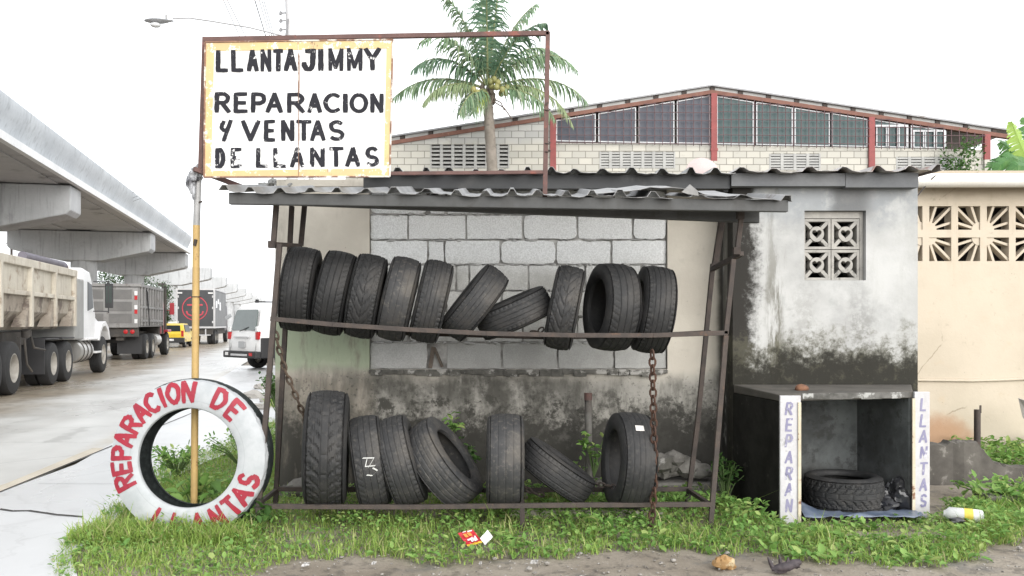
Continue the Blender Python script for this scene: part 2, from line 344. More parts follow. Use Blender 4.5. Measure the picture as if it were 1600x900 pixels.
for t in [0, 2, 4, 6, 8, 10.2]: pts.append((redge(t), t))
gs.add([(x - .17, y, .004) for x, y in pts] + [(x - .012, y, .004) for x, y in pts], [(i, 6+i, 7+i, i+1) for i in range(5)])
o = gs.build('gutter_strip', wx('tan_gutter_concrete', (.50, .45, .36), (.42, .37, .29), 2, .6, bump=.2)); tag(o, 'tan concrete gutter strip along the road edge', 'pavement', kind='structure')

# ------------------------------------------------------------------ the viaduct and its piers
th = R(13.7); D = Vector((-math.sin(th), math.cos(th), 0)); NL = Vector((-math.cos(th), -math.sin(th), 0)); B0 = Vector((-17.6, 29.2, 0))
def vp(s, u, z): return B0 + D * s + NL * u + Vector((0, 0, z))
via = thing('viaduct', 'pale grey concrete road viaduct deck running along the far side of the road', 'viaduct', tuple(vp(20, 5, 7.9)))
near = [(0, 9.55), (0, 9.42), (.04, 9.2), (.16, 8.9), (.30, 8.6), (.34, 8.42), (.22, 8.28), (.1, 8.24)]
UW = 10.0
ends = [-62, -40, -18, 4.2, 19.5, 34.5, 51.5]
for i in range(len(ends) - 1):
    s0, s1 = ends[i] + .02, ends[i+1] - .02
    for side in (0, 1):
        q = MB(); pr = near + [(.45, 8.24), (.45, 9.55)]
        f = (lambda u: u) if side == 0 else (lambda u: UW - u)
        n = len(pr); q.add([vp(s0, f(u), z) for u, z in pr] + [vp(s1, f(u), z) for u, z in pr], [tuple(range(n)), tuple(range(2*n-1, n-1, -1))] + [(j, n+j, n+(j+1) % n, (j+1) % n) for j in range(n)])
        q.build('parapet', M['conc_deck'], via, smooth=35)
q = MB(); s0, s1 = -62, 51.5
def vbox(q, s0, s1, u0, u1, z0, z1): q.hexa([vp(s0,u0,z0), vp(s1,u0,z0), vp(s1,u1,z0), vp(s0,u1,z0), vp(s0,u0,z1), vp(s1,u0,z1), vp(s1,u1,z1), vp(s0,u1,z1)])
vbox(q, s0, s1, .06, .30, 7.93, 8.235); vbox(q, s0, s1, UW-.30, UW-.06, 7.93, 8.235); q.build('slab_edge', M['lip'], via)
q = MB(); vbox(q, s0, s1, .302, UW-.302, 8.0, 8.22); vbox(q, s0, s1, .9, 4.2, 7.94, 8.0); vbox(q, s0, s1, UW-4.2, UW-.9, 7.94, 8.0); q.build('deck_slab', M['conc_under'], via)
q = MB()
for i in range(70):
    s_ = -60 + i * 1.6
    if s_ < 51: q.bar(vp(s_, .2, 9.5), vp(s_, .2, 9.68), .05)
q.build('rail_bolts', M['conc'], via)
proto = None
for i, s_ in enumerate([-28, -8, 11.6, 32.8, 51.0, 72, 92, 112, 132, 152, 172, 192, 212, 232, 252, 272, 292, 312, 332, 352, 372]):
    if proto is None:
        t = thing('viaduct_pier', '', 'pier', tuple(vp(s_, 5, 0)), group='hammerhead piers of the viaduct'); proto = t; base = vp(s_, 5, 0)
        q = MB(); pr = [(.35, 7.9), (.35, 6.75), (.55, 6.55), (3.6, 5.85), (6.2, 5.85), (9.3, 6.55), (9.5, 6.75), (9.5, 7.9)]; n = len(pr)
        q.add([vp(s_ - .95, u, z) for u, z in pr] + [vp(s_ + .95, u, z) for u, z in pr], [tuple(range(n)), tuple(range(2*n-1, n-1, -1))] + [(j, n+j, n+(j+1) % n, (j+1) % n) for j in range(n)])
        q.build('pier_cap', M['conc'], t, bevel=.06)
        q = MB(); q.lathe([(.85, 0), (.85, 5.86)], vp(s_, 4.9, 0), (0, 0, 1), 28); q.build('pier_shaft', M['conc'], t, smooth=40)
        t['label'] = 'viaduct pier carrying the deck above, before the bare row begins'
    else:
        c = proto.copy(); COL.objects.link(c); c.location = vp(s_, 5, 0)
        for ch in list(proto.children):
            d_ = ch.copy(); COL.objects.link(d_); d_.parent = c
        t = c
    if i < 2: t['label'] = 'viaduct pier outside the picture, under the near deck'
    else:
        names = ['round viaduct pier behind the cream dump trailer', 'viaduct pier behind the white truck cab with the widest cap in view', 'viaduct pier under the far end of the deck, above the grey dump truck',
             'viaduct pier without a deck, right behind the dark box truck']
        t['label'] = names[i-2] if i-2 < 4 else 'bare T shaped concrete pier in the receding row beyond the box truck'
# ------------------------------------------------------------------ the tyre shop: main room and annex
YM, YA = 7.6, 7.25
X0 = PX(430, YM); XE = PX(1434, YA); XS = PX(1145, YA)
shop = thing('tyre_shop', 'low one storey shop of stained plaster and bare grey blocks', 'building', (0.5, YM, 0))
wx0, wx1 = PX(577, YM), PX(1043, YM); wz0, wz1 = PZ(577, YM), 2.72
q = MB()
q.box(X0, wx0, YM, YM + .2, -.05, 2.78); q.box(wx1, XS, YM, YM + .2, -.05, 2.78); q.box(wx0, wx1, YM, YM + .2, -.05, wz0)
q.box(X0, X0 + .2, YM + .2, 12.4, -.05, 2.78); q.box(X0 + .2, XE, 12.2, 12.4, -.05, 2.78)
q.build('main_wall', M['main'], shop)
q = MB(); q.box(wx0 + .002, wx1 - .002, YM - .03, YM + .02, wz0 - .035, wz0 - .002)
for i in range(26):   # broken lip of the sill
    x = wx0 + .02 + i * (wx1 - wx0 - .06) / 26; q.box(x, x + .09 + .04 * random.random(), YM - .03 - .02 * random.random(), YM - .002, wz0 - .04 - .025 * random.random(), wz0 + .006 * random.random() - .004)
q.build('window_sill', M['sill'], shop, bevel=.004)
q = MB(); q.box(wx0, wx1, YM + .05, YM + .15, wz0, wz1); q.build('mortar_bed', M['mortar'], shop)
q = MB(); rows = [(577, 535), (535, 494.5), (494.5, 454), (454, 413), (413, 374), (374, 334.5), (334.5, 296), (296, 275)]
js = [[577, 668, 697, 784, 872, 960, 1043], [577, 637, 728, 817, 903, 990, 1043]]
rr = random.Random(3)
for k, (y0, y1) in enumerate(rows):
    J = list(js[k % 2])
    if k == 4: J = [577, 668, 694, 782, 869, 956, 1043]
    if k == 3: J = [577, 652, 712, 733, 826, 915, 1003, 1043]
    for a, b in zip(J, J[1:]):
        if k == 0 and a == 668: continue          # missing block
        xa, xb, za, zb = PX(a, YM) + .008, PX(b, YM) - .008, PZ(y0, YM) + .008, PZ(y1, YM) - .008
        d = rr.uniform(-.008, .008); s_ = rr.uniform(-.003, .003)
        nu, nv = 9, 5; V = []; ch = rr.random()
        for jv in range(nv + 1):
            for iu in range(nu + 1):
                e_ = iu in (0, nu) or jv in (0, nv); ex = rr.uniform(-.005, .003) if e_ else 0; ez = rr.uniform(-.0045, .003) if e_ else 0; ci = (iu in (0, nu)) and (jv in (0, nv))
                sx_ = 1 if iu == nu else -1; sz_ = 1 if jv == nv else -1
                V.append((xa + (xb - xa) * iu / nu + (ex * sx_ if iu in (0, nu) else 0) - (sx_ * .02 * ch * ch if ci else 0), YM + .03 + d + s_ * iu / nu + (.004 if e_ else 0) + .0025 * mnoise.noise(Vector((xa * 7 + iu, jv, k))), za + (zb - za) * jv / nv + (ez * sz_ if jv in (0, nv) else 0) - (sz_ * .014 * ch * ch if ci else 0)))
        nb = len(V); ring = [i for i in range(nu)] + [jj * (nu + 1) + nu for jj in range(nv)] + [nv * (nu + 1) + i for i in range(nu, 0, -1)] + [jj * (nu + 1) for jj in range(nv, 0, -1)]
        V += [(V[i][0], YM + .13, V[i][2]) for i in ring]; L_ = len(ring)
        q.add(V, [(jj*(nu+1)+i, jj*(nu+1)+i+1, (jj+1)*(nu+1)+i+1, (jj+1)*(nu+1)+i) for jj in range(nv) for i in range(nu)] + [(ring[i], ring[(i+1) % L_], nb + (i+1) % L_, nb + i) for i in range(L_)])
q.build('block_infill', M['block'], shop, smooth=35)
q = MB()
for k, (y0, y1) in enumerate(rows[:-1]):           # mortar squeezed out of the bed joints
    x = wx0 + .01
    while x < wx1 - .1:
        l = rr.uniform(.02, .12); z = PZ(y1, YM)
        if rr.random() < .85: q.rock((x + l/2, YM + .034, z + rr.uniform(-.008, .006)), l * .62, .014, rr.uniform(.006, .016), int(x * 100) + k * 31, 1, .6)
        x += l + rr.uniform(0, .03)
q.build('mortar_joint', wx('grey_mortar', (.42, .42, .41), (.30, .30, .29), 20, .95, bump=.6), shop, smooth=60)['kind'] = 'stuff'
q = MB(); xm = PX(682, YM)
q.bar((xm - .06, YM + .03, wz0 + .01), (xm - .03, YM + .04, wz0 + .2), .035, .02); q.bar((xm + .05, YM + .025, wz0 + .02), (xm - .02, YM + .035, wz0 + .19), .03, .02)
q.build('wood_scraps', wx('old_wood', (.16, .13, .105), (.10, .08, .065), 14, .9), shop)
# annex
q = MB(); vx0, vx1, vz0, vz1 = PX(1257, YA), PX(1353, YA), PZ(438, YA), PZ(329, YA)
ZA = 2.74
q.box(XS, vx0, YA, YA + .18, -.05, ZA); q.box(vx1, XE, YA, YA + .18, -.05, ZA); q.box(vx0, vx1, YA, YA + .18, -.05, vz0); q.box(vx0, vx1, YA, YA + .18, vz1, ZA)
q.box(XE - .18, XE, YA + .18, 12.2, -.05, ZA)
q.build('annex_wall', M['annex'], shop)
q = MB(); q.box(XS + .001, XS + .18, YA + .182, YM + .3, -.05, ZA); q.build('annex_return', M['annex_side'], shop)
# 2 x 2 pierced vent blocks
vm = wx('vent_block_concrete', (.40, .385, .355), (.31, .30, .28), 9, .9, (.14, .135, .125), 7, .56, .7, .3)
bw_ = (PX(1347, YA) - vx0 - .01) / 2; bh_ = (vz1 - vz0 - .075) / 2
for i in range(2):
    for j in range(2):
        q = MB(); x0 = vx0 + .004 + i * (bw_ + .006); z0 = vz0 + .004 + j * (bh_ + .006); ya, yb = YA + .055, YA + .15
        x1, z1 = x0 + bw_, z0 + bh_; t = .022; cx, cz = (x0 + x1) / 2, (z0 + z1) / 2
        q.box(x0, x1, ya, yb, z0, z0 + t); q.box(x0, x1, ya, yb, z1 - t, z1); q.box(x0, x0 + t, ya, yb, z0 + t, z1 - t); q.box(x1 - t, x1, ya, yb, z0 + t, z1 - t)
        def heart(a, s): 
            hx = 16 * math.sin(a) ** 3 / 17; hy = (13 * math.cos(a) - 5 * math.cos(2*a) - 2 * math.cos(3*a) - math.cos(4*a)) / 17
            return (cx + hx * s, cz + hy * s + .004)
        n = 24; outer = [(cx + .062 * math.sin(2*math.pi*k/n), cz + .066 * math.cos(2*math.pi*k/n)) for k in range(n)]; inner = [heart(2*math.pi*k/n, .044) for k in range(n)]
        V = [(a, ya - .004, b) for a, b in outer] + [(a, ya - .004, b) for a, b in inner] + [(a, yb - .004, b) for a, b in outer] + [(a, yb - .004, b) for a, b in inner]
        fs = []
        for k in range(n):
            l = (k + 1) % n; fs += [(k, l, n+l, n+k), (2*n+k, 3*n+k, 3*n+l, 2*n+l), (k, 2*n+k, 2*n+l, l), (n+k, n+l, 3*n+l, 3*n+k)]
        q.add(V, fs)
        for sx, sz in ((1, 1), (1, -1), (-1, 1), (-1, -1)):
            a = Vector((cx + sx * .045, (ya + yb) / 2, cz + sz * .05)); b = Vector((cx + sx * (bw_/2 - .012), (ya + yb) / 2, cz + sz * (bh_/2 - .012)))
            q.bar(a, b, .09, .034, up=(0, 0, 1) if True else None) if False else q.bar(a, b, .03, .09, up=(0, 1, 0))
        q.build('vent_block', vm, shop, bevel=.003)
q = MB(); q.box(PX(1347, YA) + .002, vx1 - .002, YA + .05, YA + .16, vz0 + .003, vz1 - .003); q.box(vx0 + .002, PX(1347, YA), YA + .05, YA + .16, vz1 - .06, vz1 - .003); q.build('vent_jamb', vm, shop)
q = MB(); q.box(vx0 - .6, vx1 + .6, YA + 1.2, YA + 1.25, 0, 2.6); q.build('dark_backing', flat('dark_room', (.02, .02, .022), .9), shop)  # near-black sheet standing in for the unlit room behind the vent
# roof edge: fascia and corrugated sheets
YR = 7.12
q = MB(); q.box(PX(575, 7.4), PX(1143, YR), YR + .05, YR + .12, PZ(293, YR), PZ(272, YR)); q.box(PX(1136, YR), PX(1143.5, YR), YR + .121, YR + .4, PZ(296, YR), PZ(272, YR)); q.build('roof_beam', M['fascia'], shop)
q = MB(); q.box(PX(1144, YR), PX(1322, YR), YR + .02, YR + .12, PZ(290, YR), PZ(270, YR)); q.box(PX(1323, YR), PX(1437, YR), YR + .022, YR + .12, PZ(292, YR), PZ(269, YR)); q.build('annex_fascia', M['fascia_grey'], shop)
q = MB(); q.box(X0 + .02, PX(574, YM), YM - .03, YM + .17, PZ(292, YM), PZ(281, YM)); q.build('bond_beam', M['main'], shop)
q = MB()
for i in range(9): q.rock((PX(415 + i * 5, YM), YM - .01 + .05 * rr.random(), PZ(291 - rr.random() * 8, YM)), .05, .04, .03, i, 1, .7)
q.build('broken_corner', wx('broken_concrete', (.34, .34, .33), (.14, .14, .135), 25, .95, bump=.7), shop)
def corrugated(q, x0, x1, y0, y1, zf, slope, pitch, rib, seed=0, bent=1.0, step=.03):
    """trapezoid-ribbed metal sheet: zf(x) is the height of the front edge, the sheet climbs with slope to the back"""
    r_ = random.Random(seed); xs_ = []; x = x0; zz = []
    while x < x1:
        p_ = pitch * r_.uniform(.82, 1.18); h = rib * r_.uniform(.7, 1.15); sag = r_.uniform(0, .012) * bent
        for f_, k_ in ((0, 0), (.12, 1), (.26, 1), (.40, 0), (.55, -.15), (.7, -.25), (.85, -.12)):
            xs_.append(min(x + p_ * f_, x1)); zz.append(h * k_ - (sag if k_ <= 0 else 0))
        x += p_
    n = len(xs_); ny = 5; V = []
    for j in range(ny):
        t = j / (ny - 1)
        for i in range(n):
            jag = (r_.uniform(-.012, .012) * bent) if j == 0 else 0
            lift = bent * .012 * mnoise.noise(Vector((xs_[i] * 2.1, seed, 0))) * (1 - t)
            V.append((xs_[i], y0 + (y1 - y0) * t + jag, zf(xs_[i]) + zz[i] + slope * (y1 - y0) * t + lift))
    q.add(V, [(j*n+i, j*n+i+1, (j+1)*n+i+1, (j+1)*n+i) for j in range(ny-1) for i in range(n-1)])
q = MB(); corrugated(q, PX(572, YR), PX(1150, YR), YR - .06, 12.4, lambda x: PZ(270.5, YR) , .045, .215, .034, 5); q.build('roof_sheet', M['sheet'], shop, solid=.004)
q = MB(); corrugated(q, PX(1146, YR), PX(1463, YR), YR - .08, 12.4, lambda x: PZ(270, YR) + .008 + .012 * (x > 3.0), .045, .26, .03, 9, 1.5); q.build('annex_roof_sheet', wx('rusty_zinc_sheet', (.32, .30, .29), (.42, .40, .39), 3, .5, (.22, .12, .09), 3, .52, .66, .1, 40, .4), shop, solid=.004)

# ------------------------------------------------------------------ canopy over the rack
YC = 5.95
cano = thing('canopy', 'bent corrugated metal canopy with a steel gutter beam over the tyre rack', 'canopy', (0, YC, PZ(318, YC)))
def cz_(x): return PZ(300.5, YC) + (x - PX(357, YC)) / (PX(1232, YC) - PX(357, YC)) * (PZ(312.5, YC) - PZ(300.5, YC))
xa, xb = PX(357, YC), PX(1232, YC); za, zb = cz_(xa), cz_(xb)
q = MB(); h1, h2 = .082, .082
q.hexa([(xa, YC, za-h1), (xb, YC, zb-h2), (xb, YC+.05, zb-h2), (xa, YC+.05, za-h1), (xa, YC, za), (xb, YC, zb), (xb, YC+.05, zb), (xa, YC+.05, za)])
q.build('gutter_beam', M['gutter'], cano, bevel=.006)
Y2 = 6.28; xc, xd = PX(430, Y2), PX(1187, Y2)
q = MB(); q.hexa([(xc, Y2, PZ(319, Y2)), (xd, Y2, PZ(348, Y2)), (xd, Y2+.06, PZ(348, Y2)), (xc, Y2+.06, PZ(319, Y2)), (xc, Y2, PZ(302, Y2)), (xd, Y2, PZ(330, Y2)), (xd, Y2+.06, PZ(330, Y2)), (xc, Y2+.06, PZ(302, Y2))])
q.build('rear_purlin', M['gutter'], cano, bevel=.006)
for t in (.06, .35, .66, .93):
    x = xa + (xb - xa) * t; q = MB(); q.bar((x, YC + .06, cz_(x) - .04), (x, 6.78, cz_(x) + .11), .05, .05); q.build('rafter', M['gutter'], cano)
q = MB(); corrugated(q, xa - .05, PX(1050, YC), YC - .05, 6.85, lambda x: cz_(x) + .010, .168, .2, .030, 21, 1.2); corrugated(q, PX(1075, YC), xb + .01, YC - .05, 6.85, lambda x: cz_(x) + .004, .165, .27, .026, 22, 1.6)
q.build('canopy_sheet', M['sheet'], cano, solid=.003)
# crumpled flap in the middle right of the canopy edge
q = MB(); n = 14; V = []
for j in range(4):
    for i in range(n):
        x = PX(930, YC) + (PX(1150, YC) - PX(930, YC)) * i / (n - 1); u = i / (n - 1)
        prof = .035 * math.sin(math.pi * min(1, u * 1.2)) + (.02 if .35 < u < .75 else 0)
        V.append((x, YC - .03 + j * .22, cz_(x) + .016 + prof * (1 if j == 0 else .7) + rr.uniform(-.006, .006) + j * .045))
q.add(V, [(j*n+i, j*n+i+1, (j+1)*n+i+1, (j+1)*n+i) for j in range(3) for i in range(n-1)])
q.add([P(1065, 300, YC - .07), P(1078, 288, YC - .07), P(1090, 298, YC - .05), P(1092, 306, YC - .04), P(1074, 303, YC - .06)], [(0, 1, 4), (1, 2, 4), (2, 3, 4)])
q.build('crumpled_sheet', wx('crumpled_zinc', (.22, .22, .22), (.30, .30, .30), 8, .5, bump=.3, metal=.4), cano, solid=.003)

# ------------------------------------------------------------------ the tyre rack
YF, YB = 6.2, 6.7
rack = thing('tyre_rack', 'rusty welded steel rack holding two rows of used tyres', 'rack', (0, YF, 0))
def leg(pts, m=M['rust'], w_=.036, name='leg'):
    q = MB()
    for a, b in zip(pts, pts[1:]): q.bar(a, b, w_)
    return q.build(name, m, rack, bevel=.003)
leg([P(402, 822, YF), P(437, 381, YF)], w_=.036); leg([P(427, 383, YF - .002), P(432, 316, YF - .002)], name='post')
leg([P(1110, 824, YF), P(1134, 524, YF)]); leg([P(1134, 522, YF), P(1146, 405, YF)], w_=.034, name='post')
leg([P(1151, 398, YF + .01), P(1158, 340, YF + .01)], w_=.034, name='post')
leg([P(430, 795, YB), P(453, 382, YB), P(456, 322, YB)], M['rust_dark']); leg([P(470, 384, YB + .05), P(476, 320, YB + .05)], M['rust_dark'], name='post')
leg([P(1073, 795, YB), P(1090, 660, YB), P(1114, 412, YB)], M['rust_dark']); leg([P(1116, 420, YB + .04), P(1130, 330, YB + .04)], M['rust_dark'], .045, name='post')
leg([P(424, 381, YF), P(470, 384, YB)], M['rust'], .03, 'brace'); leg([P(1112, 421, YB), P(1159, 396, YF)], M['rust'], .034, 'brace')
def zb_(px, y0, y1, y2): return y0
fu = [P(px, py, YF + .0) for px, py in ((423, 498), (520, 507), (640, 515), (760, 521), (900, 524), (1020, 524), (1137, 520))]
leg(fu, M['rust'], .034, 'upper_rail'); leg([P(px, py, YB) for px, py in ((445, 505), (640, 521), (850, 527), (1000, 525), (1110, 519))], M['rust_dark'], .034, 'upper_rail')
leg([P(398, 791, YF), P(640, 792, YF), P(900, 789, YF), P(1112, 788, YF)], M['rust'], .034, 'lower_rail'); leg([P(430, 764, YB), P(760, 766, YB), P(1080, 764, YB)], M['rust_dark'], .034, 'lower_rail')
for a in ((402, 433), (816, 815), (1110, 1075)):
    leg([P(a[0], 789, YF), P(a[1], 765, YB)], M['rust_dark'], .03, 'cross_bar')
leg([P(816, 792, YF), P(816, 826, YF)], M['rust_dark'], .036, 'short_leg')
for px, py in ((1151, 392), (425, 382), (1157, 337)):
    q = MB(); c = P(px, py, YF - .012); q.box(c.x - .025, c.x + .025, c.y - .02, c.y + .03, c.z - .025, c.z + .025); q.build('joint_plate', M['rust_dark'], rack)

# ------------------------------------------------------------------ chains
def chain(name, label, pts, link=.05, r=.0065, m=None):
    q = MB(); pts = [Vector(p) for p in pts]; seg = []; tot = 0
    L_ = [(b - a).length for a, b in zip(pts, pts[1:])]; T = sum(L_); n = max(2, int(T / (link * .78)))
    def at(s_):
        for a, b, l in zip(pts, pts[1:], L_):
            if s_ <= l: return a + (b - a) * (s_ / l), (b - a).normalized()
            s_ -= l
        return pts[-1], (pts[-1] - pts[-2]).normalized()
    for i in range(n):
        c, d = at((i + .5) * T / n); s1 = d.cross(Vector((0.2, 1, .1))).normalized(); s2 = d.cross(s1)
        s_ = s1 * .9 + s2 * .3 if i % 2 else s2 * .85 + s1 * .5; s_.normalize(); K = 10
        q.tube([c + d * (link * .5 * math.cos(2*math.pi*k/K)) * (1 if True else 0) + s_ * (link * .33 * math.sin(2*math.pi*k/K)) for k in range(K)], r, 5, False, True)
    return tag(q.build(name, m or M['chain'], smooth=60), label, 'chain', 'rusty chains on the tyre rack')
def sagp(a, b, s_, n=8): return [a + (b - a) * (i / n) - Vector((0, 0, s_ * 4 * (i / n) * (1 - i / n))) for i in range(n + 1)]
chain('chain', 'rusty chain hanging from the left end of the upper rail down towards the black tyres', [P(427, 506, 6.24), P(436, 545, 6.3), P(446, 580, 6.36), P(465, 625, 6.42), P(478, 660, 6.5), P(492, 720, 6.6), P(498, 770, 6.6)], .075, .009, wx('brown_chain', (.12, .085, .06), (.075, .055, .042), 20, .8, bump=.4, metal=.2))
chain('chain', 'rusty red chain hanging straight down in front of the rightmost lower tyre', [P(1019, 548, 6.12), P(1021, 640, 6.12), P(1023, 740, 6.12), P(1020, 800, 6.12), P(1016, 822, 6.12)], .07, .0085)
chain('chain', 'chain lying slack along the tray between the leaning low tyre and the sticker tyre', sagp(P(905, 748, 6.5), P(958, 760, 6.42), .01) + sagp(P(958, 760, 6.42), P(1005, 800, 6.3), .02), .06, .008, M['rust'])
chain('chain', 'short chain on the tray behind the squarely upright lower tyre', sagp(P(815, 755, 6.55), P(850, 772, 6.45), .03), .06, .008, M['rust'])
chain('chain', 'short chain peeking over the upper rail beside the nearly flat tyre', sagp(P(828, 516, 6.4), P(850, 512, 6.4), .02, 4), .05, .007, M['rust_dark'])
chain('chain', 'short chain between the two left leaning tyres on the lower tray', sagp(P(655, 748, 6.5), P(690, 756, 6.45), .02, 4), .06, .008, M['rust'])
# ------------------------------------------------------------------ tyres
def tyre_mesh(Rr, W, Rb, pat, seed=0, NS=200, NTR=40):
    r_ = random.Random(seed); ph = r_.random() * 6
    tw = .80 * W; side = [(-.37, 0), (-.44, .03), (-.475, .12), (-.495, .30), (-.50, .48), (-.485, .66), (-.455, .82), (-.43, .91)]
    H = Rr - Rb
    def half(sg): return [(sg * a * -1 * W, Rb + b * H) for a, b in side]
    prof = [(a * W, Rb + b * H, None) for a, b in side]
    for i in range(NTR + 1):
        u = -1 + 2 * i / NTR; crown = .012 * H / .12 * abs(u) ** 2.6 + (.012 if abs(u) > .97 else 0)
        prof.append((u * tw / 2, Rr - crown, u))
    prof += [(-a * W, Rb + b * H, None) for a, b in reversed(side)]
    t = .016
    inn = [(.33, .02), (.40, .10), (.44, .4), (.42, .75), (.36, .90), (.15, .94), (-.15, .94), (-.36, .90), (-.42, .75), (-.44, .4), (-.40, .10), (-.33, .02)]
    prof += [(a * W, Rb + b * H - (t if b > .9 else 0), None) for a, b in inn]
    gr = {'rib': [-.58, -.2, .2, .58], 'rib3': [-.45, 0, .45], 'vee': [-.62, .62, 0], 'at': [-.62, -.22, .22, .62], 'worn': [-.5, 0, .5], 'rib5': [-.55, -.16, .2, .58]}[pat]
    dp = {'worn': .003, 'rib5': .0035, 'rib': .0045}.get(pat, .0045)
    V = []; m = len(prof)
    for i in range(NS):
        th_ = 2 * math.pi * i / NS; c, s = math.cos(th_), math.sin(th_)
        for x, r, u in prof:
            if u is not None:
                d = 0
                for g in gr:
                    if abs(u - g) < .03: d = dp
                au = abs(u)
                if pat == 'rib' and au > .72 and (i % 4 == 0): d = max(d, .005)
                if pat == 'rib3' and au > .52 and ((i + int(au * 6)) % 5 == 0): d = max(d, .0045)
                if pat == 'rib5' and au > .76 and i % 3 == 0: d = max(d, .004)
                if pat == 'worn' and au > .8 and i % 4 == 0: d = max(d, .003)
                if pat == 'vee' and ((i + int(au * 15)) % 9) < 1.5: d = max(d, .006)
                if pat == 'vee' and au > .68 and i % 3 == 0: d = max(d, .004)
                if pat == 'at':
                    k = (i + (int(au * 9) if u > 0 else int(au * 9))) % 7
                    if au > .26 and k < 1.3: d = max(d, .010)
                    if au > .66 and (i + int(u > 0)) % 4 == 0: d = max(d, .009)
                    if au < .22 and (i % 11) == 0: d = max(d, .006)
                if pat in ('rib5', 'rib') and au < .7 and (i * 7 + int(u * 5) * 3) % 11 == 0: d = max(d, .0025)
                r = r - d - .0012 * mnoise.noise(Vector((x * 30 + seed, c * 4, s * 4)))
            V.append((x, r * c, r * s))
    fs = []
    for i in range(NS):
        j = (i + 1) % NS
        fs += [(i*m+k, i*m+(k+1) % m, j*m+(k+1) % m, j*m+k) for k in range(m)]
    return V, fs
def tyre(label, px, py, Y, Rr, W, roll, yaw, pat, mat, group, seed, Rb=None, pitch=0, name='tyre'):
    V, fs = tyre_mesh(Rr, W * 1.05, Rb or Rr * .62, pat, seed)
    me = bpy.data.meshes.new(name); me.from_pydata(V, [], fs)
    bm = bmesh.new(); bm.from_mesh(me); bmesh.ops.recalc_face_normals(bm, faces=bm.faces); bm.to_mesh(me); bm.free()
    me.materials.append(M['rubber'][mat]); me.polygons.foreach_set('use_smooth', [True]*len(me.polygons)); me.set_sharp_from_angle(angle=R(38))
    o = bpy.data.objects.new(name, me); COL.objects.link(o)
    o.location = P(px, py, Y) if py is not None else px
    o.rotation_euler = (Matrix.Rotation(R(yaw), 3, 'Z') @ Matrix.Rotation(R(roll), 3, 'Y') @ Matrix.Rotation(R(pitch), 3, 'X')).to_euler()
    return tag(o, label, 'tyre', group)
GU, GL = 'used tyres on the upper rail', 'used tyres on the lower tray'
U = [('wide used tyre at the left end of the upper row', 470, 452, 6.52, .325, .235, 7, 6, 'rib', 3),
     ('worn tyre on the upper row leaning against the leftmost one', 523, 458, 6.52, .325, .225, 12, 6, 'rib3', 3),
     ('upper row tyre with a slanted arrow tread, third from the left', 572, 463, 6.52, .325, .225, 11, 6, 'vee', 0),
     ('brownish dusty tyre on the upper row, just right of the arrow tread tyre', 623, 467, 6.52, .325, .22, 13, 6, 'worn', 2),
     ('last of the five evenly leaning tyres on the upper row, next to the tilted one', 674, 471, 6.52, .32, .22, 13, 6, 'rib', 1),
     ('upper row tyre tilted halfway over to the right beside the gap', 741, 473, 6.52, .315, .215, 38, 8, 'rib5', 1),
     ('nearly flat lying tyre on the upper rail under the tilted one', 803, 489, 6.52, .30, .215, 66, 10, 'rib', 0),
     ('narrow tyre with chunky arrow tread standing right of the flat lying one', 882, 481, 6.52, .325, .215, 11, -4, 'vee', 1),
     ('big upper row tyre turned so that its open left side shows', 955, 480, 6.52, .335, .255, 4, 14, 'rib3', 0),
     ('tyre at the right end of the upper row', 1019, 484, 6.52, .335, .235, 7, 3, 'rib', 0)]
for i, (lb, px, py, Y, r_, w_, ro, ya, pt, mt) in enumerate(U): tyre(lb, px, py, Y, r_, w_, ro, ya, pt, mt, GU, i)
Lw = [('tallest lower tyre with deep blocky off road tread at the left end of the tray', 511, 700, 6.42, .435, .30, 1.5, 9, 'at', 0),
      ('lower tyre with white chalk strokes on its tread', 578, 721, 6.45, .35, .235, -9, 8, 'rib3', 1),
      ('plain left leaning lower tyre beside the chalk marked one', 628, 720, 6.45, .345, .235, -16, 3, 'rib', 1),
      ('lower tyre tipped far to the left showing its open right side', 694, 722, 6.47, .355, .24, -36, -9, 'rib5', 2),
      ('worn lower tyre standing squarely upright in the middle of the tray', 789, 718, 6.42, .345, .265, .5, 1, 'worn', 2),
      ('low lower tyre lying on its slant right of the upright one', 869, 735, 6.5, .315, .21, -55, 1, 'rib', 0),
      ('lower tyre with a white sticker at the right end of the tray', 982, 719, 6.42, .36, .26, 4, 8, 'rib5', 0)]
low = [tyre(lb, px, py, Y, r_, w_, ro, ya, pt, mt, GL, 20 + i) for i, (lb, px, py, Y, r_, w_, ro, ya, pt, mt) in enumerate(Lw)]
def on_tread(o, Rr, pts, w_, lift=.004):
    """stroke on the tread of tyre o; pts are (across in m, angle in degrees from straight at the camera, up positive)"""
    q = MB(); V = []
    for x, a in pts:
        for s_ in (-1, 1):
            aa = R(a); V.append((x, -math.cos(aa + s_ * w_ / Rr / 2 * .7) * (Rr + lift), math.sin(aa + s_ * w_ / Rr / 2 * .7) * (Rr + lift)))
            V[-1] = (x + s_ * w_ * .5, V[-1][1], V[-1][2])
    q.f = [(2*i, 2*i+1, 2*i+3, 2*i+2) for i in range(len(pts)-1)]; q.v = V; q.m = [0] * len(q.f); return q
chalk = flat('white_chalk', (.62, .62, .60), .9)
q = MB()
for st in ([(-.03, 14), (.05, 12), (.0, 2)], [(.0, 12), (-.02, 4), (.05, 3)], [(.03, 1), (.06, -3), (.02, -8), (-.02, -6)]):
    a = on_tread(low[1], .352, st, .009); q.add(a.v, a.f)
OFF[low[1].name] = Vector((0, 0, 0)); q.build('chalk_mark', chalk, low[1])
q = MB(); a = on_tread(low[6], .362, [(-.03, 50), (.028, 50)], .03); n = 5; V = []
for i in range(n):
    for x in (-.035, .028): aa = R(44 + i * 2.0); V.append((x, -math.cos(aa) * .366, math.sin(aa) * .366))
